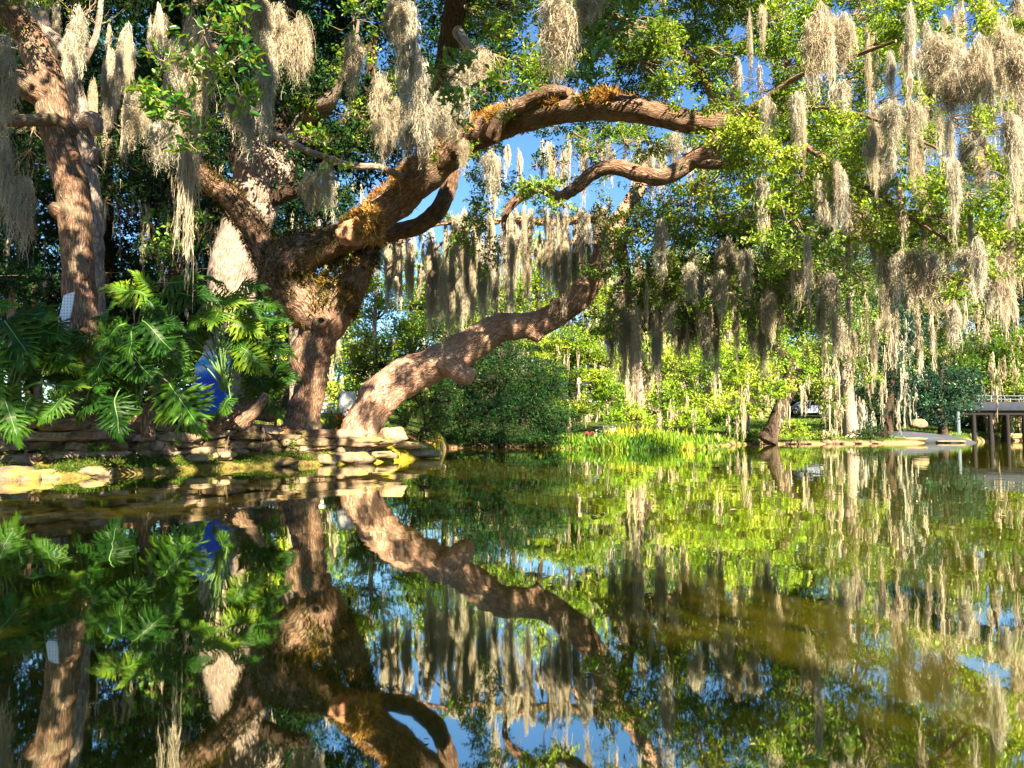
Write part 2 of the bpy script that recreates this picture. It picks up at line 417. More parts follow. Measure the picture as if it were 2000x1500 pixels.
def groundmat():
    m, nt, N, L = newmat('ground')
    tc = N.new('ShaderNodeTexCoord')
    def at(n):
        a = N.new('ShaderNodeAttribute'); a.attribute_name = n; return a.outputs['Fac']
    n1 = tex(nt, 'ShaderNodeTexNoise', 1.3, tc.outputs['Object'], 6, .6)
    n2 = tex(nt, 'ShaderNodeTexNoise', 14, tc.outputs['Object'], 6, .7)
    v = tex(nt, 'ShaderNodeTexVoronoi', 16, tc.outputs['Object'])
    lit = ramp(nt, v.outputs['Color'], [(.15, (.07, .028, .016)), (.45, (.24, .085, .04)), (.75, (.36, .17, .08)), (.95, (.44, .29, .16))])
    lit = mix(nt, ramp(nt, n2.outputs['Fac'], [(.35, (.7, .7, .7)), (.55, (0, 0, 0))]), lit, (.06, .03, .018))
    gr = ramp(nt, n2.outputs['Fac'], [(.3, (.015, .035, .008)), (.55, (.06, .10, .018)), (.8, (.17, .18, .035))])
    ms = ramp(nt, n2.outputs['Fac'], [(.3, (.03, .05, .008)), (.55, (.13, .15, .012)), (.75, (.30, .24, .03))])
    mt = ramp(nt, n2.outputs['Fac'], [(.3, (.20, .16, .02)), (.55, (.40, .33, .025)), (.75, (.52, .33, .06))])
    ms = mix(nt, at('tip'), ms, mt)
    c = mix(nt, at('grass'), lit, gr)
    f = math_(nt, 'MULTIPLY', at('mossy'), ramp(nt, n1.outputs['Fac'], [(.3, (.35, .35, .35)), (.5, (1, 1, 1))]))
    c = mix(nt, f, c, ms)
    h = math_(nt, 'ADD', n2.outputs['Fac'], math_(nt, 'MULTIPLY', v.outputs['Distance'], .6))
    out(nt, pbsdf(nt, c, .95, bumpn(nt, h, .9, .06), .1)); return m
M['ground'] = groundmat()
g = terrain(); tag(g, kind='structure', label='bank of red brown fallen leaves, moss and grass around the pond')

def watermat():
    m, nt, N, L = newmat('pond_water')
    tc = N.new('ShaderNodeTexCoord')
    n1 = tex(nt, 'ShaderNodeTexNoise', 1.1, mapping(nt, tc.outputs['Object'], (1, .55, 1)), 2, .5)
    n2 = tex(nt, 'ShaderNodeTexNoise', 5, mapping(nt, tc.outputs['Object'], (1, .8, 1)), 2, .5)
    h = math_(nt, 'ADD', n1.outputs['Fac'], math_(nt, 'MULTIPLY', n2.outputs['Fac'], .06))
    nr = bumpn(nt, h, .24, .02)
    n3 = tex(nt, 'ShaderNodeTexNoise', .35, tc.outputs['Object'], 3, .5)
    murk = ramp(nt, n3.outputs['Fac'], [(.3, (.050, .050, .003)), (.7, (.078, .070, .004))])
    d = N.new('ShaderNodeBsdfDiffuse'); L.new(murk, d.inputs['Color'])
    gl = N.new('ShaderNodeBsdfGlossy'); gl.inputs['Roughness'].default_value = .022; gl.inputs['Color'].default_value = (.92, .95, .86, 1)
    L.new(nr, gl.inputs['Normal'])
    fr = N.new('ShaderNodeFresnel'); fr.inputs['IOR'].default_value = 1.5
    fac = math_(nt, 'ADD', math_(nt, 'MULTIPLY', fr.outputs[0], .42), .56, True)
    mx = N.new('ShaderNodeMixShader'); L.new(fac, mx.inputs[0]); L.new(d.outputs[0], mx.inputs[1]); L.new(gl.outputs[0], mx.inputs[2])
    out(nt, mx.outputs[0]); return m
M['water'] = watermat()
w = mk('water', [(-60, -5.5, 0), (60, -5.5, 0), (60, 85, 0), (-60, 85, 0)], np.array([[0, 1, 2, 3]]), M['water'])
tag(w, kind='structure', label='still dark olive pond reflecting the trees')

# ------------------------------------------------------------------ stone wall and rocks
def rockmat(name, a, b, c, mossf=.5, mosscol=(.16, .17, .02)):
    m, nt, N, L = newmat(name)
    tc = N.new('ShaderNodeTexCoord')
    n = tex(nt, 'ShaderNodeTexNoise', 4, tc.outputs['Object'], 7, .65); n2 = tex(nt, 'ShaderNodeTexNoise', 3.2, tc.outputs['Object'], 5, .65)
    n4 = tex(nt, 'ShaderNodeTexNoise', 26, tc.outputs['Object'], 6, .7)
    at = N.new('ShaderNodeAttribute'); at.attribute_name = 'tone'
    base = ramp(nt, math_(nt, 'ADD', math_(nt, 'MULTIPLY', n.outputs['Fac'], .7), math_(nt, 'MULTIPLY', at.outputs['Fac'], .3)), [(.3, a), (.5, b), (.72, c)])
    base = mix(nt, ramp(nt, n4.outputs['Fac'], [(.30, (.8, .8, .8)), (.48, (0, 0, 0))]), base, tuple(v * .3 for v in a))
    col = mix(nt, math_(nt, 'MULTIPLY', ramp(nt, n2.outputs['Fac'], [(.48, (0, 0, 0)), (.60, (1, 1, 1))]), mossf), base, mosscol)
    h = math_(nt, 'ADD', n.outputs['Fac'], math_(nt, 'MULTIPLY', n4.outputs['Fac'], .4))
    out(nt, pbsdf(nt, col, .9, bumpn(nt, h, .8, .05), .15)); return m
M['stone'] = rockmat('wall_stone', (.05, .032, .024), (.22, .15, .11), (.46, .36, .28), .35)
M['rock'] = rockmat('shore_rock', (.05, .035, .026), (.24, .17, .125), (.46, .36, .27), .65, (.30, .25, .02))
def boulder(mb, c, sz, seed, ax=None, sub=10, boxy=.5, tone=.5, rough=.13):
    u = np.linspace(0, 2 * PI, sub * 2, endpoint=False); v = np.linspace(-PI / 2, PI / 2, sub + 1)
    U, Vv = np.meshgrid(u, v, indexing='ij')
    p = np.stack([np.cos(Vv) * np.cos(U), np.cos(Vv) * np.sin(U), np.sin(Vv)], -1).reshape(-1, 3)
    e = 1 - boxy * .62
    q = np.sign(p) * np.abs(p) ** e
    for i in range(len(q)):
        k = 1 + rough * 2 * mnoise.noise(Vector(p[i] * 1.6) + Vector((seed * 3.7, 0, 0))) + rough * mnoise.noise(Vector(p[i] * 4.5) + Vector((seed, 5, 0)))
        q[i] *= k
    q = q * np.asarray(sz) / 2
    if ax is not None: q = q @ np.asarray(ax)
    nu, nv = sub * 2, sub + 1
    i, j = np.meshgrid(np.arange(nu), np.arange(nv - 1), indexing='ij'); i2 = (i + 1) % nu
    F = np.stack([i * nv + j, i2 * nv + j, i2 * nv + j + 1, i * nv + j + 1], -1).reshape(-1, 4)
    mb.add(q + np.asarray(c), F, tone=tone)
def shore_pt(px, s):
    d = float(shore_d(px)) + s
    return np.array([(px - 1000) / F_PX * d, d])
rng = np.random.default_rng(5)
def build_wall():
    p0 = shore_pt(300, 1)
    root = empty('stone_retaining_wall', (p0[0], p0[1], 0), 'low dry stacked retaining wall of long flat brown stones along the left bank', 'wall')
    mb = MB()
    ncourse = 4
    for k in range(ncourse):
        px = -380 + k * 17
        while px < 690:
            H = float(np.interp(px, WALLH[0], WALLH[1]))
            z0, z1 = .24 + .08 * k * 0, H + .02
            if z1 - z0 < .1: break
            nc = max(1, round((z1 - z0) / .2))
            if k >= nc: px += 30; continue
            h = (z1 - z0) / nc
            L = rng.uniform(.35, 1.1)
            p = shore_pt(px, .98 + .05 * k + rng.uniform(-.06, .06)); p2 = shore_pt(px + 12, .98 + .05 * k)
            t = unit(p2 - p); 
            step = L / (np.linalg.norm(p2 - p) / 12)
            pc = shore_pt(px + step / 2, .98 - .03 * k + rng.uniform(-.09, .07))
            ax = np.array([[t[0], t[1], rng.uniform(-.04, .04)], [-t[1], t[0], 0], [0, 0, 1.0]])
            boulder(mb, (pc[0], pc[1], z0 + h * (k + .5) + rng.uniform(-.02, .02)), (L * 1.04, rng.uniform(.4, .62), h * rng.uniform(.85, 1.2)), rng.uniform(0, 90), ax, 10, .8, rng.uniform(0, 1), .19)
            px += step
    mb.build('wall_stones', M['stone'], root, smooth=True)
build_wall()
rocks = [(20, 930, .95, .34, 'long pale flat rock at the left edge of the waterline'), (78, 928, .75, .26, 'pale brown flat rock beside the leftmost shoreline rock'),
         (185, 921, .62, .22, 'sunlit mossy yellow rock at the waterline below the philodendrons'), (555, 902, .7, .20, 'small sunlit rock in the waterline below the mossy oak'),
         (635, 896, .55, .30, 'rounded pale boulder at the waterline right of the mossy oak trunk'), (690, 893, 1.1, .34, 'long tan boulder at the waterline below the leaning trunk'),
         (765, 848, .8, .45, 'wedge shaped pale rock on the bank behind the leaning trunk base'), (742, 886, .9, .22, 'flat tan rock beside the mossy tip of the bank'),
         (386, 893, .5, .18, 'small grey rock lying in the moss under the wall'), (437, 889, .5, .18, 'grey oval rock under the wall near the sunlit stones'), (520, 806, .65, .40, 'reddish sunlit rock on the leaf litter behind the wall'),
         (700, 862, 1.7, .28, 'long cream slab lying along the bank at the foot of the leaning trunk'), (790, 868, 1.2, .2, 'cream slab at the outer end of the bank'), (820, 884, 1.3, .26, 'yellow mossy slab forming the tip of the bank')]
for i, (px, py, L, h, lab) in enumerate(rocks):
    d = float(shore_d(px)) + (.15 if py > 880 else .9)
    if 'behind the leaning' in lab: d = 20.6
    if 'leaf litter' in lab: d = 18.6
    if 'foot of the' in lab: d = 20.2
    if 'outer end' in lab: d = 22.4
    if 'under the wall' in lab: d = float(shore_d(px)) + .5
    c = P(px, py, d)
    mb = MB(); boulder(mb, (0, 0, 0), (L, .5 + .3 * L, h), i * 2.3 + 1, None, 12, .45, rng.uniform(.3, 1), .16)
    o = mb.build('rock', M['rock'], None, smooth=True)
    z = max(c[2] - h * .1, -.02 + h * .15); o.location = (c[0], c[1], z); o.rotation_euler = (0, rng.uniform(-.06, .06), -math.atan2(7, 12) * .0 + .35 + rng.uniform(-.1, .1))
    tag(o, lab, 'rock', 'rocks along the left bank')

# ------------------------------------------------------------------ moss festoon prototypes
mrng = np.random.default_rng(11)
FEST = []
for k in range(7):
    mb = MB()
    wd = [.16, .22, .30, .2, .26, .14, .34][k]
    moss_strands(mb, mrng, (0, 0, 0), 1.0, wd, 230 + int(wd * 620), 12, .0062, .013, 2400)
    # uneven lobes
    for q in range(4):
        a = mrng.uniform(0, 2 * PI); rr_ = wd * mrng.uniform(.2, .5)
        moss_strands(mb, mrng, (math.cos(a) * rr_, math.sin(a) * rr_, -mrng.uniform(0, .25)), mrng.uniform(.35, .85), wd * .5, 60, 9, .0062, .012, 400)
    ob = mb.build('spanish_moss', [M['moss'], M['mossgrey']][k % 2])
    FEST.append(ob.data); COL.objects.unlink(ob); bpy.data.objects.remove(ob)
FQ = []
def festoon(px, y0, y1, d, wpx, label, group=None, kind=None):
    i = mrng.integers(0, len(FEST)) if kind is None else kind
    FQ.append((wpx * (y1 - y0) * (1e6 if kind is not None else 1), px, y0, y1, d, wpx, label, group, i, mrng.uniform(0, 6.28)))
def hang_all():
    """the 290 festoons that show largest become objects; the thin rest is one mass"""
    FQ.sort(key=lambda q: -q[0]); rest = MB(); rr_ = np.random.default_rng(12)
    for n, (ar, px, y0, y1, d, wpx, label, group, i, rot) in enumerate(FQ):
        a = P(px, y0, d); b = P(px, y1, d); L = a[2] - b[2]
        if n < 290:
            wd = [.16, .22, .30, .2, .26, .14, .34][i]
            o = bpy.data.objects.new('spanish_moss', FEST[i]); COL.objects.link(o)
            o.location = a; sx = S(wpx * .8, d) / (wd * .85); o.scale = (sx, sx, L * 1.02); o.rotation_euler = (0, 0, rot)
            tag(o, label, 'Spanish moss', group)
        else:
            moss_strands(rest, rr_, a, L, S(wpx * .9, d), 75, 8, .013 * d / 18, .012, 260)
    tag(rest.build('moss_strands', M['moss']), 'thin strands of Spanish moss trailing everywhere between the larger hanks', 'moss strands', kind='stuff')

FULL = [
 (372, -20, 470, 11.5, 74, 'longest hank of Spanish moss, tan above and grey below, left of the mossy oak', 2),
 (395, 40, 330, 11, 60, 'broad tan hank overlapping the longest hank on its right', 4),
 (345, 60, 210, 11, 40, 'short wispy hank just left of the longest hank', 1),
 (262, 190, 295, 10.5, 28, 'small pale tuft hanging in front of the dark gap beside the left oak', 0),
 (310, 230, 345, 10.5, 34, 'thin brown tuft between the small pale tuft and the longest hank', 1),
 (333, 210, 330, 10.5, 26, 'narrow grey tuft touching the left side of the longest hank', 5),
 (486, 190, 318, 10, 34, 'grey tuft hanging over the fork of the pale oak', 3),
 (520, 40, 300, 9.5, 30, 'long thin grey hank ending above the dead lit branch', 5),
 (500, -20, 90, 9, 60, 'shaggy grey moss at the top edge left of the hanging pair', 2),
 (545, 0, 190, 10, 50, 'dark brown hank beside the long thin grey hank', 4),
 (590, 20, 180, 11, 54, 'broad brown hank right of the dark brown one', 6),
 (455, 180, 260, 10, 26, 'tiny tuft under the front leaf spray', 0),
 (793, -20, 300, 9.5, 44, 'long pale hank hanging straight down over the centre of the mossy oak', 3),
 (775, -10, 110, 9, 60, 'bushy moss head at the top of the long central hank', 6),
 (825, 90, 330, 12, 40, 'thin pale hank right of the long central hank', 1),
 (1100, -20, 150, 5.2, 120, 'nearest and frizziest pale moss hank at the top centre', 2),
 (1150, -30, 70, 5.4, 60, 'frizzy moss end right of the nearest hank', 4),
 (905, 268, 342, 13, 18, 'small curled tuft on the dark underside of the mossy limb', 0),
 (960, 290, 398, 13, 30, 'curled grey tuft hanging below the bend of the long limb', 3),
 (640, 310, 430, 14, 26, 'narrow pale tuft below the dead lit branch', 1),
 (610, 330, 440, 15, 44, 'sunlit tuft hanging behind the sawn knob', 4),
 (1290, 415, 565, 15.5, 20, 'single slim cream hank hanging clear of the dark leaves below the arching branch', 5),
 (1350, 500, 600, 15.5, 22, 'slim cream hank right of the single slim hank', 5),
 (1408, 520, 640, 16, 24, 'slim tan hank below the dark leaf mass', 3),
 (1320, 255, 330, 14, 26, 'tuft hanging under the middle of the sunlit limb', 1),
 (1398, 262, 320, 13, 24, 'bright tuft under the sawn end of the long limb', 0),
 (1555, 170, 345, 12, 30, 'narrow hank hanging in front of the blue sky gap', 3),
 (1600, 0, 190, 10, 95, 'broad tan moss fan at the upper right beside the sky gap', 6),
 (1650, 20, 130, 10, 70, 'short tan fan right of the broad moss fan', 2),
 (1679, 375, 520, 14, 34, 'fat cream hank hanging at the centre of the right leaf canopy', 4),
 (1600, 330, 450, 14, 20, 'narrow hank left of the fat cream hank', 5),
 (1722, 320, 400, 14, 22, 'narrow hank just right of the fat cream hank', 0),
 (1498, 360, 450, 14, 20, 'slender hank among bright leaves right of the sawn limb end', 5),
 (1740, 190, 330, 11, 40, 'tan hank below the upper right sky patch', 3),
 (1780, 190, 300, 11, 34, 'wispy hank right of the tan hank below the sky patch', 1),
 (1830, 60, 210, 10, 60, 'shaggy hank near the top right beside the long pair', 4),
 (1862, 130, 250, 9.5, 50, 'broad hank forming the left one of the long pair at right', 2),
 (1910, 60, 270, 9, 60, 'broad long hank at the right, tan with ragged tip', 6),
 (1975, 210, 400, 9, 36, 'thin hank hanging along the right picture edge', 3),
 (1955, 20, 220, 9, 70, 'wide hank at the far right top', 6),
 (1993, 60, 260, 8.5, 60, 'ragged hank cut by the right edge', 4),
 (1888, 470, 600, 12, 40, 'hank hanging below the lowest leafy twig at right', 1),
 (1960, 480, 640, 12, 50, 'broad lower hank near the right edge', 2),
 (1785, 470, 620, 15, 60, 'dark broad hank in the gap of the right canopy', 6),
 (1820, 480, 660, 15, 40, 'long hank with a pale core in the right canopy gap', 4),
 (1740, 470, 640, 16, 46, 'dark hank left of the right canopy gap', 3),
 (15, 60, 330, 13, 46, 'pale hank at the left picture edge above the cut limb', 4),
 (45, 330, 500, 14, 50, 'brown hank below the left limb', 2),
 (12, 250, 470, 14, 50, 'brown hank under the lit limb at the left edge', 6),
 (690, 60, 230, 13, 44, 'brown hank in front of the dark upright limb', 4),
 (745, 130, 330, 14, 50, 'broad hank left of the long central hank', 6),
 (860, 170, 300, 13, 40, 'brown hank behind the dark leaf spray', 1),
 (905, 120, 240, 12, 44, 'hank beside the broken lit branch stub', 3),
 (940, 90, 200, 11, 44, 'tan hank right of the broken branch stub', 4),
 (1500, 560, 660, 17, 34, 'grey hank at the lower rim of the canopy', 2),
 (1455, 480, 590, 17, 26, 'tan hank within the lower canopy left of the grey one', 3),
 (1560, 480, 620, 17, 40, 'hank among dark leaves in the lower canopy', 4),
 (1620, 520, 660, 17, 36, 'long hank at the lower canopy right of centre', 1),
 (1860, 300, 420, 12, 26, 'slim hank above the lowest leafy twig', 5),
 (1640, 150, 300, 12, 34, 'hank below the broad moss fan', 3),
]
for row in FULL:
    row = list(row)
    if row[4] >= 66: row[4] *= .72; row[2] += (row[2] - row[1]) * .15
    festoon(*row[:5], row[5], 'festoons of Spanish moss on the near oaks', row[6])
# curtains: festoons nothing tells apart
for px in np.arange(742, 1200, 4.6):
    y0 = np.interp(px, [740, 900, 940, 1190], [480, 430, 425, 415]) + mrng.uniform(-35, 60)
    y1 = np.interp(px, [740, 830, 860, 980, 1190], [590, 610, 650, 610, 570]) + mrng.uniform(-120, 60)
    festoon(px + mrng.uniform(-5, 5), y0, y1, mrng.uniform(19.4, 23), mrng.uniform(9, 20), 'tan festoon in the moss curtain hanging between the mossy limb and the leaning trunk', 'festoons of the moss curtain under the mossy limb')
for px in np.arange(1195, 1520, 7.0):
    y0 = mrng.uniform(450, 610)
    festoon(px + mrng.uniform(-5, 5), y0, y0 + mrng.uniform(90, 190), mrng.uniform(18.2, 21), mrng.uniform(12, 26), 'brown festoon in the thick moss curtain right of the leaning trunk top', 'festoons of the moss curtain right of the leaning trunk')
for k in range(125):
    px = 1430 + 580 * mrng.uniform(0, 1) ** .7; y0 = mrng.uniform(-20, 480)
    festoon(px, y0, y0 + mrng.uniform(70, 190), mrng.uniform(10.5, 15), mrng.uniform(9, 24), 'slender tan festoon among the leaves of the right hand canopy', 'slender festoons in the right hand canopy')
for k in range(55):
    px = mrng.uniform(1240, 1980); y0 = mrng.uniform(520, 640)
    festoon(px, y0, y0 + mrng.uniform(50, 120), mrng.uniform(17, 19), mrng.uniform(10, 22), 'thin festoon hanging from the lower rim of the right hand canopy', 'festoons along the lower canopy rim')
for k in range(16):
    px = mrng.uniform(745, 880); y0 = mrng.uniform(150, 260)
    festoon(px, y0, y0 + mrng.uniform(50, 110), mrng.uniform(15, 18), mrng.uniform(20, 34), 'tan festoon in the cluster above the mossy limb at the centre', 'festoons above the mossy limb')
for k in range(34):
    px = mrng.uniform(110, 360); y0 = mrng.uniform(-10, 200)
    festoon(px, y0, y0 + mrng.uniform(80, 170), mrng.uniform(16, 20), mrng.uniform(10, 24), 'brown festoon in the shaded mass behind the left oak', 'festoons in the shaded mass behind the left oak')
for k in range(40):
    px = mrng.uniform(960, 1400); y0 = np.interp(px, [960, 1060, 1400], [290, 262, 266]) + mrng.uniform(-8, 30)
    festoon(px, y0, y0 + mrng.uniform(40, 150), mrng.uniform(20, 23), mrng.uniform(10, 20), 'thin festoon trailing against the sky below the sunlit limb', 'festoons below the sunlit limb')

hang_all()
# ------------------------------------------------------------------ trees in the foreground
def loc_of(px, py, d): return P(px, py, d)
lrng = np.random.default_rng(21)
SUN_AZ, SUN_EL = R(27), R(35)
SUNV = np.array([math.sin(SUN_AZ) * math.cos(SUN_EL), -math.cos(SUN_AZ) * math.cos(SUN_EL), math.sin(SUN_EL)])
KEEP = [(730, 780, 19, .9), (800, 740, 19, .7), (900, 700, 19, .5), (1000, 640, 19, .3), (720, 850, 19.5, .8), (800, 880, 20, 1.0), (690, 456, 17.8, .45), (720, 430, 18, .5), (800, 385, 18, .3), (1100, 210, 16, .7), (1000, 230, 17, .6), (1200, 215, 15, .7), (1330, 235, 14.2, .7), (1430, 240, 13.8, .6),
        (1150, 340, 15, .5), (1000, 400, 15.4, .4), (1290, 500, 15.5, .3), (445, 590, 25, .9), (470, 540, 25, .5), (500, 350, 25, .9), (470, 450, 25, .6), (628, 715, 19, .3), (590, 545, 18.6, .35), (350, 835, 16.5, .45), (185, 920, 13.5, .35), (440, 880, 16.5, .35),
        (375, 180, 11, .35), (400, 400, 11, .15), (155, 530, 15, .22), (140, 430, 15, .25), (110, 250, 15, .35), (90, 150, 15, .3), (440, 900, 17, .3), (290, 600, 14, .3), (530, 690, 26, 1.2), (750, 590, 30, 2.0), (300, 480, 27, .5), (230, 560, 13.5, .2), (270, 640, 13.2, .25),
        (1060, 375, 15.2, .5), (40, 740, 30, 1.0), (800, 300, 12, .3), (60, 900, 12.6, .3), (520, 805, 18.5, .3), (640, 225, 24, .7), (145, 120, 17.8, .5), (1110, 60, 5.2, .5), (360, 200, 9, .5), (440, 120, 8, .3), (1150, 200, 15.5, .5), (1260, 215, 14.6, .5), (1380, 235, 14, .5), (1600, 300, 13, .5), (1700, 400, 13, .7), (1800, 450, 12.5, .6), (1900, 520, 12, .5), (1600, 80, 10, .5), (1850, 180, 10, .5), (1680, 450, 14, .5), (800, 530, 21, .9), (880, 540, 21, 1.2), (960, 520, 21, 1.2), (1050, 500, 21, 1.2), (1130, 490, 21, 1.0), (1300, 580, 20, .8), (1400, 600, 20, .8), (1500, 560, 18, .8), (760, 760, 19, .9), (690, 790, 19, .6)]
BEAMS = [(P(a_, b_, c_), q_) for a_, b_, c_, q_ in KEEP]  # unseen crown leaves are left out along these sun rays
def sunbeam_keep(t):
    k = np.ones(len(t), bool)
    inview = (t[:, 1] > 1) & ((t[:, 2] - .8) / np.maximum(t[:, 1], 1) < .57)
    wob = .85 + .6 * np.array([mnoise.noise(Vector(p_ * 1.3)) for p_ in t])
    for Kp, q in BEAMS:
        v = t - Kp; h = v @ SUNV
        k &= ~((h > .7) & ~inview & (np.linalg.norm(v - h[:, None] * SUNV, axis=1) < q * wob))
    return k
HOLES = []
def crown(parent, blobs, mat, L=.075, W=.42, kind='hex', per=1.6, k=5, name='crown', nsub=9, seed=1, twigmat='twig', hub=None, twr=.012, carve=False):
    """blobs rows (px,py,d,rx_px,ry_px,density)"""
    r = np.random.default_rng(seed); mb = MB(); tw = MB()
    for b in blobs:
        px, py, d, rx, ry = b[:5]; den = b[5] if len(b) > 5 else 1.0
        C = P(px, py, d); a, c_ = S(rx, d), S(ry, d)
        Rr = (a, (a + c_) / 2, c_)
        area = a * c_
        n = int(per * den * PI * area / (k * L * L * W * .62)) + 6
        sub, t, o = blob_tips(r, C, Rr, max(4, int(nsub * (1 + min(area, 3)))), n)
        if carve:
            qx = 1000 + F_PX * t[:, 0] / t[:, 1]; qy = HOR - F_PX * (t[:, 2] - .8) / t[:, 1]; keep = np.ones(len(t), bool)
            wob = .75 + .7 * np.array([mnoise.noise(Vector(p_ * 2.1)) for p_ in t])
            for hx, hy, ha, hb in HOLES: keep &= (((qx - hx) / ha) ** 2 + ((qy - hy) / hb) ** 2 > wob) | (r.uniform(0, 1, len(t)) < .03)
            keep &= sunbeam_keep(t); t = t[keep]; o = o[keep]
            if not len(t): continue
        if d > 52:      # the open lawn round the parked car
            qx = 1000 + F_PX * t[:, 0] / t[:, 1]; qy = HOR - F_PX * (t[:, 2] - .8) / t[:, 1]
            kk = ~((qx > 1530) & (qx < 1604) & (qy > 783) & (qy < 818)); t = t[kk]; o = o[kk]
            if not len(t): continue
        rosettes(mb, r, t, o, k, L, W, kind)
        A = C
        if hub is not None:
            hv = hub - C; A = C + hv / max(np.linalg.norm(hv), 1e-3) * min(np.linalg.norm(hv) * .3, a * .9)
        pl = polylines(r, A, sub, 7, .10)
        tubes(tw, pl, np.linspace(twr, twr * .4, 7)[None].repeat(len(sub), 0), 4)
        m_ = min(len(t), 20 + n // 14)
        ii = r.choice(len(t), m_, replace=False)
        near = sub[np.argmin(((t[ii][:, None] - sub[None]) ** 2).sum(-1), 1)]
        pl = polylines(r, near, t[ii], 4, .12)
        tubes(tw, pl, np.linspace(twr * .4, twr * .2, 4)[None].repeat(m_, 0), 3)
    c = mb.build(name, mat, parent)
    tag(tw.build('twigs', M[twigmat], parent), kind='stuff')
    return c
def fern_on(X, r, V, i0, i1, n, mat, rng_, parent, name='fern_cover', L=.07, up=.1, wdt=.16, tonelo=0, tonehi=1):
    """small fronds growing on the upper side of a limb between rings i0..i1"""
    i0 = int(i0 * (len(X) - 1)); i1 = int(i1 * (len(X) - 1))
    ring = rng_.integers(i0, max(i1, i0 + 1), n * 3); j = rng_.integers(0, V.shape[1], n * 3)
    p = V[ring, j]; q = V[np.minimum(ring + 1, len(X) - 1), j]
    f = rng_.uniform(0, 1, (n * 3, 1)); base = p * (1 - f) + q * f
    nr = unit(base - X[ring])
    ok = nr[:, 2] + rng_.uniform(-.3, .3, n * 3) > up
    cl = np.array([mnoise.noise(Vector(b * 2.3)) for b in base]) > -.22
    base = base[ok & cl][:n]; nr = nr[ok & cl][:n]
    m = len(base); mb = MB()
    L_ = rng_.uniform(.5, 1.3, m) * L
    d0 = unit(nr + rng_.normal(0, .55, (m, 3))); d1 = unit(rng_.normal(0, .8, (m, 3)) + [0, 0, -.2])
    t = np.linspace(0, 1, 4)[None, :, None]
    Y = base[:, None] + d0[:, None] * L_[:, None, None] * t + d1[:, None] * (L_[:, None, None] * t * t * .8)
    ribbons(mb, Y, np.array([.4, 1, .8, .2])[None] * (L_ * wdt * 1.6)[:, None], rng_.uniform(tonelo, tonehi, m), rng=rng_)
    o = mb.build(name, mat, parent); tag(o, kind='stuff'); return o

# --- left oak
bl = P(160, 752, 15.2)
oakL = empty('live_oak', (bl[0], bl[1], ground_h(bl[0], bl[1])), 'tall live oak with a straight furrowed brown trunk at the left edge of the bank', 'tree')
mb = MB()
sweep(mb, [(172, 800, 104, 15.2), (168, 745, 74, 15.2), (162, 680, 64, 15.2), (158, 610, 60, 15.2), (152, 520, 59, 15.1), (147, 440, 60, 15.0), (140, 370, 63, 15.0), (120, 290, 61, 14.9), (104, 220, 63, 14.8), (92, 160, 63, 14.8), (66, 90, 58, 14.7), (35, 40, 55, 14.6), (-10, -20, 58, 14.5), (-60, -100, 50, 14.5), (-100, -260, 36, 14.8), (-60, -420, 22, 15.2)], 28, 9, .07, 1)
mb.build('trunk', M['bark'], oakL, True, True)
for ctrl, sd in [([(110, 205, 52, 14.8), (70, 178, 54, 14.6), (30, 160, 50, 14.3), (-30, 165, 46, 14), (-120, 120, 36, 13.5)], 2),
                 ([(148, 262, 26, 14.9), (110, 235, 26, 14.6), (60, 235, 24, 14.4), (0, 236, 24, 14.2), (-60, 230, 20, 14)], 3),
                 ([(135, 425, 40, 15), (110, 410, 30, 14.8), (98, 402, 20, 14.7)], 4),
                 ([(-20, -40, 46, 14.5), (60, -120, 34, 14), (200, -180, 26, 13), (380, -170, 18, 12), (520, -100, 10, 11)], 5),
                 ([(-60, -120, 40, 14.5), (120, -260, 30, 12.5), (300, -330, 20, 10.5)], 6)]:
    mb = MB(); sweep(mb, ctrl, 16, 8, .09, sd); mb.build('limb', M['bark'], oakL, True, True)
for px, py, rr_ in ((66, 68, 15), (142, 305, 13)):   # oval branch scars
    mb = MB(); c = P(px, py, 14.5); boulder(mb, c, (S(rr_ * 2, 14.5), .14, S(rr_ * 1.6, 14.5)), px, None, 8, 0, .5, .2)
    mb.build('branch_scar', M['bark'], oakL, True)

# --- mossy oak (centre)
ba = P(597, 845, 19.9)
oakA = empty('live_oak', (ba[0], ba[1], ground_h(ba[0], ba[1])), 'massive fern covered live oak with crooked trunk and long limb reaching right over the pond', 'tree')
mb = MB(); D = 19.9
sweep(mb, [(590, 880, 150, D), (588, 843, 88, D), (594, 810, 66, D), (602, 770, 60, D), (608, 742, 62, D), (604, 706, 82, D), (618, 665, 78, D), (642, 628, 70, D), (662, 590, 76, D), (688, 556, 60, D), (704, 520, 48, D), (718, 485, 42, D + .2), (742, 460, 36, D + .4), (778, 452, 34, D + .4), (822, 438, 34, D + .2), (856, 410, 34, D), (874, 372, 34, D), (886, 330, 30, D - .1)], 30, 9, .12, 12)
TA = mb.build('trunk', M['bark'], oakA, True, True)
mb = MB()
main = [(640, 640, 60, D - .2), (604, 604, 92, D - .25), (570, 572, 104, D - .3), (556, 536, 98, D - .35), (582, 500, 88, D - .4), (636, 478, 66, D - .5), (690, 456, 62, D - .6), (740, 420, 68, D - .8), (790, 376, 74, D - 1), (840, 330, 76, D - 1.3), (890, 286, 70, D - 1.7),
        (940, 258, 62, D - 2.2), (1000, 238, 54, D - 2.8), (1060, 222, 52, D - 3.4), (1130, 210, 54, D - 4), (1200, 210, 52, D - 4.6), (1270, 220, 48, D - 5), (1340, 236, 47, D - 5.3), (1410, 240, 48, D - 5.5), (1476, 238, 40, D - 5.6)]
mX, mR, mV = sweep(mb, main, 30, 8, .12, 13)
mb.build('limb', M['bark'], oakA, True, True)
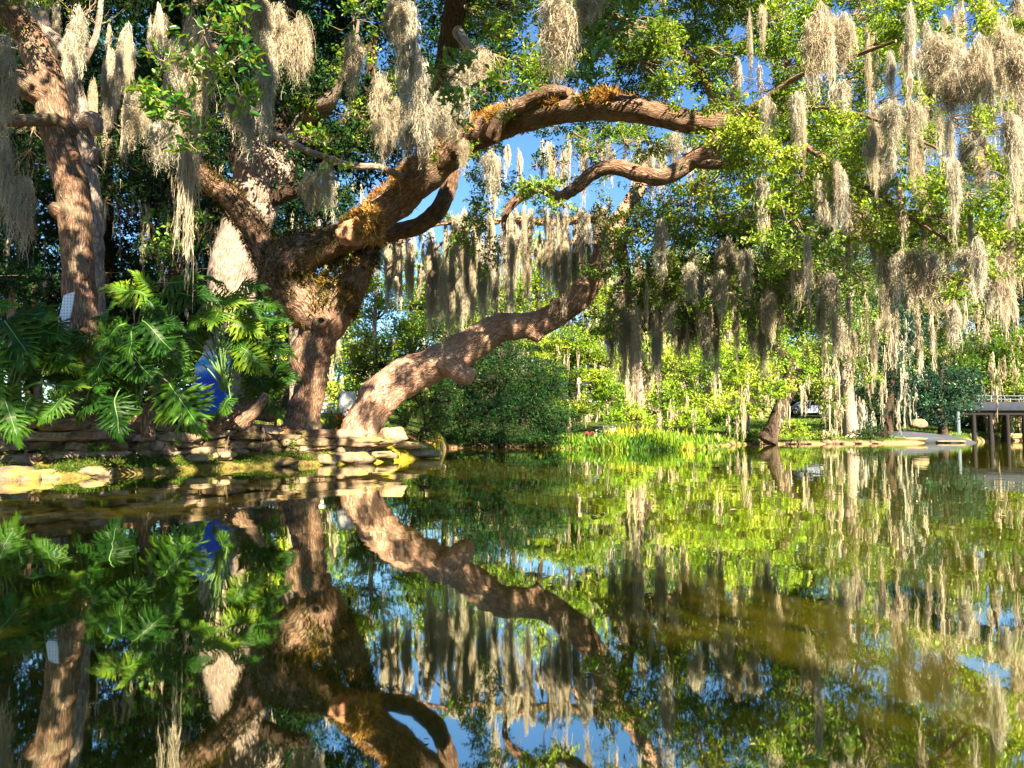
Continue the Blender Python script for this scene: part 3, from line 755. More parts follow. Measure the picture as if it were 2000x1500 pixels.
limbs = [([(560, 560, 84, D - .2), (528, 510, 60, D - .1), (505, 465, 52, D), (480, 425, 48, D + .2), (448, 385, 46, D + .4), (415, 362, 40, D + .6), (388, 330, 34, D + .8), (372, 280, 28, D + 1), (380, 200, 24, D + 1), (420, 90, 20, D)], 14, 'bark'),
         ([(960, 268, 30, D - 3), (985, 225, 30, D - 3.3), (1030, 200, 30, D - 3.6), (1070, 180, 28, D - 3.9), (1110, 178, 16, D - 4.2)], 15, 'bark'),
         ([(1410, 250, 44, D - 5.4), (1390, 290, 40, D - 5.3), (1350, 315, 36, D - 5), (1300, 345, 34, D - 4.8), (1250, 340, 32, D - 4.5), (1200, 326, 30, D - 4.4), (1158, 338, 28, D - 4.2), (1125, 366, 26, D - 4), (1092, 384, 22, D - 4), (1055, 368, 20, D - 4.1), (1020, 382, 20, D - 4.2), (996, 404, 17, D - 4.2), (984, 432, 10, D - 4.2), (986, 462, 5, D - 4.2), (978, 490, 2, D - 4.2)], 16, 'bark'),
         ([(1350, 315, 24, D - 5), (1400, 322, 18, D - 5.4), (1460, 318, 12, D - 6), (1540, 340, 8, D - 6.5)], 17, 'bark'),
         ([(860, 310, 50, D - 1.3), (850, 260, 22, D - 1.4), (845, 200, 18, D - 1.6), (870, 120, 40, D - 5), (885, 40, 44, D - 6), (900, -60, 46, D - 7)], 20, 'barkdark'),
         ([(893, 60, 24, 13.6), (915, 95, 20, 13.4), (935, 122, 12, 13.3), (950, 145, 4, 13.3)], 22, 'barkpale'),
         ([(1440, 235, 26, D - 5.5), (1500, 190, 14, D - 6), (1560, 150, 12, D - 6.5), (1640, 120, 9, D - 7.5), (1750, 80, 6, D - 8.5)], 23, 'bark'),
         ([(1460, 245, 24, D - 5.5), (1540, 268, 14, D - 6), (1640, 330, 11, D - 6.8), (1740, 400, 8, D - 7.4), (1850, 470, 5, D - 8)], 24, 'bark'),
         ([(1470, 230, 18, D - 5.6), (1580, 210, 10, D - 6.6), (1700, 230, 7, D - 8), (1830, 290, 5, D - 9)], 25, 'bark'),
         ([(1400, 215, 26, D - 5.5), (1380, 160, 18, D - 5.6), (1330, 100, 16, D - 5.8), (1260, 60, 14, D - 6), (1180, 20, 10, D - 6.4)], 26, 'bark'),
         ([(1345, 118, 9, D - 5.7), (1290, 100, 8, D - 5.8), (1250, 118, 4, D - 6)], 27, 'bark')]
for ctrl, sd, mt in limbs:
    mb = MB(); sweep(mb, ctrl, 16, 7, .10, sd); mb.build('limb', M[mt], oakA, True, True)
# sawn knob, knot hole, cut end
kc = P(688, 456, D - 1.45)
mb = MB(); boulder(mb, kc, (.66, .46, .68), 3, None, 20, .1, .5, .22); kn = mb.build('knob', M['cut'], oakA, True)
mb = MB(); boulder(mb, kc + [-.03, -.19, -.02], (.34, .1, .28), 8, None, 10, .2, .5, .08); mb.build('sawn_face', simple('sawn_heart', (.42, .22, .20), .8, .3, 30), kn, True)
hc = P(628, 628, D - .72)
mb = MB()
a = np.linspace(0, 2 * PI, 14, endpoint=False)
ringc = [(hc[0] + math.cos(t) * .15, hc[1] - .05, hc[2] + math.sin(t) * .12, .07) for t in list(a) + [0]]
sweep(mb, ringc, 10, 3, .1, 30, world=True)
kh = mb.build('knot_hole', M['bark'], oakA, True, True)
mb = MB(); boulder(mb, hc + [0, .02, 0], (.26, .12, .2), 2); mb.build('hollow_dark_plug', simple('hollow_shade_black', (.01, .008, .006), 1), kh, True)  # solid black lump stands in for the dark inside the knot
ec = P(1474, 238, D - 5.75)
mb = MB()
sweep(mb, [(ec[0] - .12, ec[1] + .02, ec[2], .22), (ec[0] + .06, ec[1] - .02, ec[2], .215)], 18, 3, .04, 31, world=True)
mb.build('sawn_end', M['cut'], oakA, True, True)
frng = np.random.default_rng(31)
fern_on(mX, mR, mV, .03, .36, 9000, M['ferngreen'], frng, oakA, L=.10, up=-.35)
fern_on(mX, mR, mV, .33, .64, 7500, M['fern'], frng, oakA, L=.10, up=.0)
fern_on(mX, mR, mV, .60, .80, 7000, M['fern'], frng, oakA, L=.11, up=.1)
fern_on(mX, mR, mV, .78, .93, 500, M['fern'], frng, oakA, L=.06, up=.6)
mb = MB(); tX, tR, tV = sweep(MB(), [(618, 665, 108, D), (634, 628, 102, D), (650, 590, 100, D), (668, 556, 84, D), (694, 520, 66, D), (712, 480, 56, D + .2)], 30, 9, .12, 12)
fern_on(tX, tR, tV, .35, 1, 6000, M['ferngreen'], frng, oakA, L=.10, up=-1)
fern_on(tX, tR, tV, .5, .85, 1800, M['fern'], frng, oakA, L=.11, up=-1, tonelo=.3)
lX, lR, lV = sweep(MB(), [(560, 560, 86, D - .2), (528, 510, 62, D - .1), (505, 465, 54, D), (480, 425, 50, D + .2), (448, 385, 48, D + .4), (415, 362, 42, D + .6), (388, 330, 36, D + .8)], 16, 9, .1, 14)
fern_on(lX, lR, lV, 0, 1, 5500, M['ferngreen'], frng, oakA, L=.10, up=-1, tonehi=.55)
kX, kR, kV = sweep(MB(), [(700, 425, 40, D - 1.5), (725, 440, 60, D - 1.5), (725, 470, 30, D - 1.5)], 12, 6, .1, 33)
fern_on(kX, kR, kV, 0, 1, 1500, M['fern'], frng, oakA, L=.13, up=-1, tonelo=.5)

# --- leaning oak
b0 = P(700, 845, 20.7)
oakB = empty('leaning_oak', (b0[0], b0[1], ground_h(b0[0], b0[1])), 'sunlit reddish oak trunk leaning far out over the water to the right', 'tree')
mb = MB(); E = 20.7
sweep(mb, [(690, 876, 96, E), (702, 846, 76, E), (722, 808, 72, E), (748, 772, 78, E), (790, 738, 74, E), (840, 716, 70, E), (890, 694, 68, E), (930, 668, 64, E), (970, 642, 58, E), (1010, 637, 52, E), (1050, 632, 50, E), (1090, 612, 50, E), (1135, 575, 52, E), (1165, 530, 46, E), (1185, 480, 38, E + .2), (1210, 430, 34, E + .5), (1238, 385, 30, E + .8), (1255, 350, 24, E + 1), (1264, 310, 14, E + 1.2), (1290, 280, 5, E + 1.4)], 30, 9, .09, 41)
mb.build('trunk', M['barklean'], oakB, True, True)
for ctrl, sd in [([(870, 700, 50, E - .3), (900, 728, 44, E - .5), (922, 738, 30, E - .6)], 42), ([(1030, 640, 40, E - .1), (1056, 662, 20, E - .15)], 43),
                 ([(1210, 470, 24, E + .6), (1222, 540, 24, E + .8), (1245, 590, 22, E + 1), (1290, 632, 24, E + 1.2), (1340, 628, 26, E + 1.3), (1385, 618, 14, E + 1.3)], 44),
                 ([(1205, 440, 22, E + .6), (1150, 428, 16, E + .8), (1080, 436, 14, E + 1), (1000, 428, 13, E + 1.2), (930, 440, 11, E + 1.2), (860, 436, 9, E + 1), (800, 462, 7, E + .8), (748, 478, 4, E + .6)], 46),
                 ([(1040, 432, 9, E + 1.1), (1000, 470, 7, E + .9), (960, 480, 4, E + .8)], 47), ([(1150, 428, 9, E + .8), (1120, 470, 7, E + .4), (1090, 500, 3, E + .2)], 48), ([(900, 438, 8, E + 1.1), (870, 470, 6, E + 1.4), (830, 500, 3, E + 1.5)], 49),
                 ([(1290, 632, 16, E + 1.2), (1262, 640, 14, E + 1.1), (1240, 620, 12, E + 1), (1232, 660, 8, E + 1)], 45)]:
    mb = MB(); sweep(mb, ctrl, 16, 7, .12, sd); mb.build('limb', M['barklean'], oakB, True, True)
crown(oakB, [(760, 474, 21, 30, 14, .9), (820, 452, 21.3, 36, 16, .9), (880, 430, 21.6, 40, 18, .9), (950, 420, 21.8, 44, 22, .9), (1020, 425, 21.8, 44, 18, .9), (1090, 420, 21.6, 44, 20, .9), (1160, 420, 21.4, 36, 24, .9), (900, 500, 22, 30, 24, .6), (1010, 480, 22, 30, 20, .5)], M['oakleaf'], .085, .42, 'hex', 1.4, 5, name='low_sprays', seed=17, hub=None)
crown(oakB, [(1330, 430, 20.5, 80, 60), (1400, 480, 21, 80, 60), (1290, 380, 20.5, 60, 50), (1450, 420, 21, 80, 60), (1350, 560, 21, 80, 60, .8), (1440, 560, 21.5, 80, 70, .8), (1230, 500, 20.5, 40, 70, .7), (1180, 460, 20, 30, 40, .6), (1255, 600, 20.5, 45, 60, .6)], M['darkshadeleaf'], .085, .42, 'hex', 1.2, 5, seed=7, carve=True, hub=P(1262, 300, E + 1.2))

# --- pale oak behind
c0 = P(455, 760, 25)
oakC = empty('live_oak', (c0[0], c0[1], ground_h(c0[0], c0[1])), 'broad pale barked live oak forking behind the mossy oak', 'tree')
mb = MB(); G = 25
sweep(mb, [(440, 790, 140, G), (446, 720, 104, G), (450, 620, 92, G), (452, 560, 92, G), (462, 500, 92, G), (484, 430, 90, G), (500, 380, 96, G), (505, 335, 104, G), (500, 300, 90, G), (490, 240, 60, G), (470, 140, 46, G), (450, 0, 40, G)], 26, 8, .10, 51)
mb.build('trunk', M['barkpale'], oakC, True, True)
for ctrl, sd, mt in [([(510, 380, 60, G), (545, 340, 66, G), (570, 280, 44, G), (600, 235, 40, G), (640, 200, 34, G - 1), (664, 160, 18, G - 1.5), (690, 110, 10, G - 2), (700, 40, 6, G - 2)], 52, 'barkpale'),
                 ([(530, 385, 40, G - .2), (570, 372, 34, G - .3), (620, 368, 24, G - .5)], 53, 'barkdark'),
                 ([(540, 320, 40, G), (548, 220, 30, G), (562, 120, 28, G), (565, 0, 26, G), (570, -80, 20, G)], 54, 'barkdark'),
                 ([(580, 290, 40, G + .2), (650, 280, 36, G), (720, 268, 38, G), (770, 262, 26, G), (840, 250, 18, G)], 55, 'barkdark'),
                 ([(700, 290, 36, G), (712, 230, 34, G), (722, 170, 24, G), (730, 60, 20, G)], 56, 'barkdark')]:
    mb = MB(); sweep(mb, ctrl, 16, 7, .1, sd); mb.build('limb', M[mt], oakC, True, True)
# dead lit branch
db = P(640, 310, 17)
mb = MB(); deadb = [(470, 236, 6, 17), (505, 252, 12, 17), (550, 270, 15, 17), (600, 294, 14, 17), (640, 308, 12, 17.2), (690, 324, 13, 17.5), (740, 326, 12, 17.8), (785, 345, 16, 18.2)]
sweep(mb, deadb, 12, 6, .12, 57)
sweep(mb, [(640, 308, 8, 17.2), (615, 345, 7, 17.2), (625, 400, 6, 17.3)], 8, 5, .1, 58)
mb.build('limb', M['barkpale'], oakA, True, True)
# --- background limb on the left (a second lit tree)
l0 = P(165, 700, 17.8)
oakD = empty('live_oak', (l0[0], l0[1], ground_h(l0[0], l0[1])), 'thin forked cream limbed oak standing just behind the straight left oak', 'tree')
mb = MB(); K = 17.8
sweep(mb, [(196, 800, 50, K), (185, 640, 40, K), (182, 500, 38, K), (180, 420, 40, K), (172, 330, 34, K), (160, 250, 36, K), (152, 190, 28, K), (140, 130, 22, K), (115, 85, 22, K), (85, 55, 24, K), (60, 10, 22, K), (40, -60, 18, K)], 16, 7, .14, 61)
mb.build('trunk', M['barkpale'], oakD, True, True)
for ctrl, sd in [([(90, 55, 18, K), (84, 25, 22, K), (100, 15, 8, K)], 62), ([(150, 140, 16, K), (172, 105, 14, K), (190, 60, 12, K), (200, -20, 10, K)], 63), ([(160, 240, 30, K - .1), (182, 235, 34, K - .3), (190, 262, 20, K - .3)], 64), ([(178, 320, 22, K - .1), (190, 290, 16, K - .2)], 65)]:
    mb = MB(); sweep(mb, ctrl, 12, 6, .14, sd); mb.build('limb', M['barkpale'], oakD, True, True)

# ------------------------------------------------------------------ canopies
srng = np.random.default_rng(77)
def field(x0, x1, y0, y1, step, d0, d1, r0, r1, den=1.0, skip=.0):
    """jittered rows of crown clumps"""
    rows = []
    for px in np.arange(x0, x1, step):
        for py in np.arange(y0, y1, step * .75):
            if srng.uniform() < skip: continue
            q = srng.uniform(r0, r1)
            rows.append((px + srng.uniform(-.5, .5) * step, py + srng.uniform(-.4, .4) * step, srng.uniform(d0, d1), q, q * srng.uniform(.55, .85), den * srng.uniform(.6, 1.4)))
    return rows
HOLES[:] = [(1480, 135, 60, 55), (1455, 40, 30, 25), (1810, 75, 30, 26), (1765, 165, 26, 60), (1730, 200, 20, 40), (1900, 240, 50, 60), (1990, 250, 30, 60), (1700, 500, 22, 18), (1560, 100, 20, 16), (1880, 300, 20, 40),
         (885, 405, 26, 36), (1150, 405, 50, 44), (1210, 300, 45, 40), (1220, 370, 40, 50), (1110, 310, 60, 35), (1340, 300, 50, 20), (770, 355, 24, 10), (1310, 320, 60, 40), (1050, 330, 40, 26), (1790, 540, 60, 50), (195, 180, 24, 16), (675, 28, 14, 14), (498, 95, 16, 24), (45, 250, 20, 8), (500, 345, 70, 90), (640, 200, 40, 36)]
crown(oakA, field(1440, 2110, -100, 250, 74, 12, 15.5, 42, 75, 1.15, .04) + field(1480, 2060, 240, 500, 74, 11, 14.5, 38, 68, 1, .1) +
      [(1470, 290, 14, 40, 30), (1520, 300, 14, 50, 40), (1830, 440, 12.3, 70, 40), (1920, 520, 12, 50, 34), (1900, 440, 12, 60, 40), (1870, 560, 12, 40, 30), (1990, 480, 12, 40, 60), (1580, 490, 13.5, 90, 40), (1700, 440, 13, 80, 40),],
      M['oaksunlit'], .075, .42, 'hex', 1.9, 5, seed=3, hub=P(1474, 238, D - 5.6), nsub=8, carve=True)
crown(oakA, [(1060, 375, 15.0, 46, 30, 1.4), (1030, 360, 15.0, 24, 20, 1.2), (1100, 400, 15.2, 26, 16), (1380, 212, 13.6, 16, 12, 1.8), (1320, 210, 13.8, 12, 9, 1.8), (1440, 215, 13.6, 18, 12, 1.8), (985, 225, 16, 20, 14), (1140, 185, 14.5, 20, 12), (840, 300, 17, 20, 14)], M['oaksunlit'], .085, .42, 'hex', 1.3, 5, name='sprouts', seed=14)
crown(oakA, field(1200, 1720, 300, 620, 70, 17, 21, 42, 70, 1, .08), M['oakleaf'], .09, .42, 'hex', 1.5, 5, name='lower_crown', seed=4, hub=P(1350, 315, D - 5), carve=True)
crown(oakA, field(930, 1480, -90, 180, 74, 12.5, 14.6, 42, 72, 1, .08) + [(940, 330, 17.5, 40, 50, .7), (980, 370, 18, 40, 40, .5), (1140, 280, 18, 60, 30, .5), (1240, 290, 18, 50, 30, .5), (1100, 330, 19, 40, 30, .4), (1300, 300, 18, 50, 26, .4), (905, 460, 18, 26, 40, .8), (930, 430, 18, 30, 50, .8), (960, 500, 18, 20, 50, .6)], M['oakleaf'], .08, .42, 'hex', 2.3, 5, name='upper_crown', seed=5, hub=P(880, 0, 12.5), carve=True)
crown(oakB, field(900, 1500, -70, 200, 80, 20, 24, 44, 72, 1, .1) + field(960, 1320, 255, 330, 60, 20, 22, 26, 42, .7, .1), M['darkshadeleaf'], .11, .42, 'hex', 2.4, 5, name='rear_crown', seed=15, carve=True)
crown(oakA, field(1480, 2080, -20, 500, 84, 17, 21, 44, 74, .8, .1), M['oakleaf'], .095, .42, 'hex', 1.3, 5, name='rear_crown', seed=16, carve=True)
# canopy behind and above, left half
crown(oakC, field(60, 960, -200, 300, 95, 22, 28, 60, 95, 1, .1), M['darkshadeleaf'], .13, .45, 'hex', 2.6, 5, seed=6, hub=P(500, 0, 25), twigmat='twigdark', carve=True)
crown(oakC, field(560, 920, 130, 340, 70, 23, 27, 36, 56, 1, .35), M['oaksunlit'], .11, .45, 'hex', .9, 5, name='sunlit_crown', seed=8, hub=P(700, 200, 25), carve=True)
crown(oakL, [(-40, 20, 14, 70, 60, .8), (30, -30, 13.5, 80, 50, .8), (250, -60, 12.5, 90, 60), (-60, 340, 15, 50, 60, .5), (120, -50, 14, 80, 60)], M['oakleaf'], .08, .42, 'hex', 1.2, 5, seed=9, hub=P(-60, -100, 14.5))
crown(oakD, field(0, 380, -60, 340, 75, 18.5, 21, 36, 64, .7, .2), M['darkshadeleaf'], .09, .42, 'hex', 1.2, 5, seed=10, hub=P(150, 120, 18), twigmat='twig', carve=True)

# --- near oak: its low twigs hang into the top of the view, the unseen rest is clumps placed overhead to shade the left
nearT = np.array([7.5, -7.0, 0.4])
oakN = empty('live_oak', nearT, 'near live oak whose large glossy leaf sprays hang down into the top of the view', 'tree')
mb = MB()
sweep(mb, [(7.5, -7, -.3, .75), (7.4, -6.9, .6, .5), (7.2, -6.6, 2.5, .42), (6.6, -5.6, 5, .4), (5.2, -3.2, 7.4, .32), (2.5, 1.0, 9.2, .24), (-1.5, 5, 9.6, .18), (-5.5, 8.5, 9.3, .1)], 18, 7, .1, 71, world=True)
mb.build('trunk', M['bark'], oakN, True, True)
for ctrl, sd in [([(5.2, -3.2, 7.4, .24), (4.5, 1, 8.5, .18), (3, 5, 8.2, .12), (1, 7, 6.6, .06)], 72), ([(2.5, 1, 9.2, .18), (0, 2.5, 8.4, .12), (-1.5, 5, 6.6, .07), (-2.6, 7, 5.4, .03)], 73), ([(-1.5, 5, 9.6, .12), (-3, 8, 9.5, .1), (-4, 12, 9.8, .06)], 74)]:
    mb = MB(); sweep(mb, ctrl, 12, 6, .1, sd, world=True); mb.build('limb', M['bark'], oakN, True, True)
front = [(440, 130, 8, 60, 90), (400, 60, 8, 60, 70, .8), (330, 215, 9, 70, 45), (470, 195, 8, 36, 30), (290, 200, 9, 40, 30, .8), (430, -20, 8, 90, 60), (370, 280, 9, 40, 30, .6), (320, 120, 9.5, 30, 40, .4),
         (600, 270, 12, 50, 26, .8), (660, 320, 12, 30, 20, .8), (880, 150, 9, 60, 45, 1.1), (900, 210, 9, 30, 30, .9), (1185, 45, 6, 50, 45, 1), (1165, 110, 6, 30, 30, 1), (1145, 150, 6, 20, 14, 1.0), (1220, -20, 6, 50, 40), (990, 160, 10, 50, 20, .5), (690, 40, 11, 70, 50, .5), (1000, 20, 9, 60, 50, .8)]
crown(oakN, front, M['oakfront'], .105, .45, 'hex', 1.1, 5, name='front_sprays', seed=12, nsub=8, twr=.008)
def overhead(targets, seed):
    rows = []
    r = np.random.default_rng(seed)
    for px, py, d, t, rad in targets:
        rows.append((P(px, py, d) + SUNV * t, rad))
    return rows
def crown_world(parent, blobs, mat, L, W, kind, per, k, name, seed, twr=.02):
    r = np.random.default_rng(seed); mb = MB(); tw = MB()
    for C, rad in blobs:
        n = int(per * rad * rad) + 5
        sub, t, o = blob_tips(r, C, (rad, rad, rad * .7), 8, n)
        kp = sunbeam_keep(t); t = t[kp]; o = o[kp]
        if not len(t): continue
        rosettes(mb, r, t, o, k, L, W, kind)
        pl = polylines(r, C, sub, 6, .1); tubes(tw, pl, np.linspace(twr, twr * .3, 6)[None].repeat(len(sub), 0), 4)
    mb.build(name, mat, parent); tag(tw.build('twigs', M['twig'], parent), kind='stuff')
def shade(n, x0, x1, y0, y1, d0, d1, t0, t1, r0, r1, seed, keep=()):
    """crown clumps up the sun ray from a target region; keep = sunlit patches (px,py,d,radius m) left open"""
    r = np.random.default_rng(seed); rows = []
    K = [(P(a, b, c), q) for a, b, c, q in keep]
    tries = 0
    while len(rows) < n and tries < n * 40:
        tries += 1
        Tp = P(r.uniform(x0, x1), r.uniform(y0, y1), r.uniform(d0, d1)); rad = r.uniform(r0, r1)
        C = Tp + SUNV * r.uniform(t0, t1)
        bad = False
        for Kp, q in K:
            v = C - Kp; h = np.dot(v, SUNV)
            if np.linalg.norm(v - SUNV * h) < q + rad * .8: bad = True; break
        if C[1] > 2 and (C[2] - .8 - rad) / C[1] < .60: bad = True
        if C[1] < 1.5 and C[2] < 5: bad = True
        if not bad: rows.append((C, rad))
    return rows
sh = shade(96, -150, 620, 330, 960, 12, 20, 11, 17, .8, 1.5, 1, KEEP) + shade(90, -200, 560, 60, 700, 22, 34, 14, 24, 1.1, 2.2, 2, KEEP) + shade(12, 560, 700, 480, 860, 18.5, 19.5, 12, 16, .5, .9, 3, KEEP)
wr = np.random.default_rng(61)
for q in range(46):
    dd0 = wr.uniform(2.0, 12.5); wp = np.array([wr.uniform(-.72, .0) * dd0, dd0, 0.0]); C0 = wp + SUNV * wr.uniform(10, 15); rd0 = wr.uniform(.7, 1.4)
    if C0[1] > 2 and (C0[2] - .8 - rd0) / C0[1] < .6: continue
    sh.append((C0, rd0))
crown_world(oakN, sh, M['oakleaf'], .16, .5, 'quad', 210, 5, 'overhead_shade_crown', 13)  # out of view, clumps added where they shade the left bank and water

# ------------------------------------------------------------------ background trees and shrubs
def bgtree(label, px, d, trunkw, top_py, blobs, mat, L, per=1.5, bark='barkdark', moss=None, lean=0, seed=0, name='tree', cat='tree', group=None, kind='quad', k=5, trunkctrl=None, mossmat_='mossfar', ms_len=(35, 90), ms_w=.05, by=None, twr=.03, nst=22, W=.5):
    x = (px - 1000) / F_PX * d
    gz = float(ground_h(np.array(x), np.array(d)))
    root = empty(name, (x, d, gz), label, cat, group)
    rr_ = np.random.default_rng(seed + 100)
    top = P(px + lean, top_py, d)
    if trunkw:
        mb = MB(); r0 = S(trunkw, d) / 2
        if trunkctrl is not None: sweep(mb, trunkctrl, 12, 6, .1, seed)
        else:
            b = np.array([x, d, gz]); mid = b * .5 + top * .5 + rr_.normal(0, .25, 3) * [1, 1, 0]
            sweep(mb, [(b[0], b[1], b[2] - .3, r0 * 1.7), (b[0], b[1], b[2] + .4, r0 * 1.1), (mid[0], mid[1], mid[2], r0 * .85), (top[0], top[1], top[2], r0 * .35)], 10, 6, .1, seed, world=True)
        mb.build('trunk', M[bark], root, True, True)
    hub = P(px + lean * .6, (top_py + HOR) / 2, d)
    crown(root, blobs, M[mat], L, W, kind, per, k, 'crown', 10, seed, 'twigdark', hub, twr)
    if moss:
        mb = MB()
        for q in range(moss):
            b = blobs[rr_.integers(0, len(blobs))]
            c = P(b[0] + rr_.uniform(-1, 1) * b[3], b[1] + rr_.uniform(-.5, .9) * b[4], b[2] - rr_.uniform(.2, .9) * S(b[3], b[2]))
            ln = S(rr_.uniform(*ms_len), b[2])
            c[2] = max(c[2], ln + .3)
            if 1528 < 1000 + F_PX * c[0] / c[1] < 1608 and b[2] > 52: continue
            moss_strands(mb, rr_, c, ln, S(rr_.uniform(9, 26), b[2]), nst, 6, ms_w * d / 50, .03 * d / 50)
        tag(mb.build('hanging_moss', M[mossmat_], root), kind='stuff')
    return root
# dark wood behind the left bank
def cols(n, x0, x1, y0, y1, d0, d1, rx, ry, seed, den=1.0):
    r = np.random.default_rng(seed)
    return [(r.uniform(x0, x1), r.uniform(y0, y1), r.uniform(d0, d1), rx * r.uniform(.7, 1.3), ry * r.uniform(.7, 1.3), den) for _ in range(n)]
bgl = [(-80, 34, 26, 'dark broad evergreen cut by the left edge behind the left oak', -160, 60), (60, 31, 18, 'dark evergreen behind the left oak trunk on its left side', -20, 130), (215, 36, 24, 'dark cedar filling the gap right of the left oak trunk', 150, 290),
       (330, 33, 20, 'dark cedar with pale moss strands behind the philodendrons', 270, 400), (420, 39, 22, 'shaded evergreen just left of the pale oak trunk', 360, 480), (560, 42, 26, 'shaded evergreen behind the mossy oak fork', 520, 640)]
for i, (px, d, tw_, lab, xa, xb) in enumerate(bgl):
    bgtree(lab, px, d, tw_, 100, cols(30, xa - 10, xb + 10, 110, 690, d - 2, d + 2, 62, 48, 200 + i), 'darkshadeleaf', .2, 2.2, moss=44, seed=300 + i, name='cedar_tree', mossmat_='moss', ms_w=.035, group='dark evergreens behind the left bank')
M['cedar'] = leafmat('cedar_frond', [(0, (.02, .08, .015)), (.6, (.05, .17, .02)), (1, (.20, .32, .04))])
bgtree('young cedar with lit green fronds before the dark wood left of the pale oak', 345, 28, 8, 420, [(330, 420, 27, 50, 30), (290, 470, 27, 40, 50), (350, 500, 27, 40, 50), (240, 380, 27.5, 50, 22, .7), (90, 290, 27, 60, 20, .8), (400, 440, 27, 40, 30, .7)], 'cedar', .16, 1.3, seed=320, name='cedar_tree', moss=30, mossmat_='moss', ms_w=.03)
# small shrubs and trees of the middle ground
bgtree('lime green sunlit tree glowing between the mossy oak and the moss curtain', 745, 31, 10, 470, [(745, 560, 31, 60, 36), (700, 540, 31.5, 40, 40), (780, 640, 31, 46, 32), (730, 610, 31, 56, 30), (820, 580, 32, 40, 40), (760, 690, 31, 50, 26), (710, 660, 31, 30, 40), (770, 500, 32, 50, 30), (860, 540, 33, 50, 40), (680, 600, 31, 26, 50)], 'limeleaf', .13, 3.6, 'barkpale', seed=1, moss=14, mossmat_='moss', ms_w=.03, ms_len=(50, 90))
bgtree('yellow green feathery shrub between the philodendrons and the mossy oak trunk', 540, 25.5, 4, 640, [(535, 650, 25.5, 34, 26), (550, 690, 25, 30, 30), (510, 680, 25, 30, 34), (530, 730, 24.5, 40, 30), (480, 720, 24.5, 30, 30, .8), (500, 760, 23.5, 40, 22)], 'limeleaf', .10, 1.8, seed=2, name='shrub', cat='shrub')
bgtree('dark glossy broadleaf shrub behind the white sign', 745, 25, 5, 670, [(740, 700, 25, 40, 30), (700, 720, 25, 34, 30), (800, 690, 25, 40, 30, .8), (760, 740, 25, 40, 24), (700, 760, 24.5, 26, 20, .6), (830, 670, 25.5, 40, 40, .7)], 'oakleaf', .16, 1.6, seed=3, name='shrub', cat='shrub', kind='hex', W=.3)
bgtree('low leafy green shrub beneath the leaning trunk at the end of the bank', 820, 23, 4, 760, [(820, 790, 23, 34, 30), (790, 820, 23, 30, 22), (850, 820, 23.5, 36, 34), (800, 770, 23.5, 30, 20), (860, 780, 24, 40, 30), (830, 850, 23, 26, 12, .8)], 'oakleaf', .07, 2, seed=4, name='shrub', cat='shrub')
bgtree('great dark bush overhanging the water below the arch of the leaning trunk', 980, 41, 14, 660, [(900, 770, 40, 60, 60), (960, 740, 41, 70, 60), (1030, 740, 41, 70, 50), (880, 830, 39, 50, 36), (950, 820, 39, 70, 46), (1030, 820, 39.5, 70, 46), (1090, 830, 38, 40, 34), (990, 690, 42, 70, 30), (1060, 780, 41, 50, 50), (920, 700, 41, 40, 30), (860, 790, 38, 30, 40), (1000, 850, 38.5, 110, 18), (900, 852, 39, 40, 16)], 'darkshadeleaf', .16, 3.2, seed=5, name='bush', cat='bush', W=.3)
bgtree('green bush above the dark bush just under the leaning trunk', 880, 44, 6, 590, [(880, 640, 44, 60, 40), (960, 620, 44, 40, 40), (830, 620, 44, 40, 40), (900, 590, 44, 50, 30)], 'oakleaf', .18, 1.8, seed=6, name='bush', cat='bush')
bgtree('bright rounded tree top behind the moss curtain at the centre', 1050, 58, 12, 480, [(1040, 520, 58, 60, 36), (1080, 560, 58, 80, 34), (1120, 520, 58, 50, 40), (1000, 570, 58, 40, 30), (1040, 600, 58, 60, 20), (1150, 570, 58, 40, 40), (1060, 480, 58, 40, 30), (1180, 600, 58, 50, 40)], 'limeleaf', .24, 2.6, seed=7)
cyp = []
crng = np.random.default_rng(8)
for yy in range(650, 800, 22):
    for xx in np.arange(1040 + (yy - 650) * .1, 1200 + (yy - 650) * .12, 34):
        cyp.append((xx + crng.uniform(-12, 12), yy + crng.uniform(-6, 6) + abs(xx - 1100) * .18, 43 + crng.uniform(-1, 1), 30, 11))
cyp += [(1196, 768, 42, 26, 16, 1.6), (1180, 740, 42, 24, 12, 1.6), (1150, 690, 43, 50, 20), (1090, 670, 43, 60, 20)]
bgtree('layered green and yellow cypress leaning right of the great dark bush', 1110, 43.5, 12, 600, cyp, 'oaksunlit', .14, 3, seed=9, name='cypress_tree', moss=8, W=.35)
M['midgreen'] = leafmat('mid_leaf', [(0, (.07, .18, .01)), (.45, (.23, .40, .02)), (.85, (.44, .55, .04)), (1, (.58, .60, .09))])
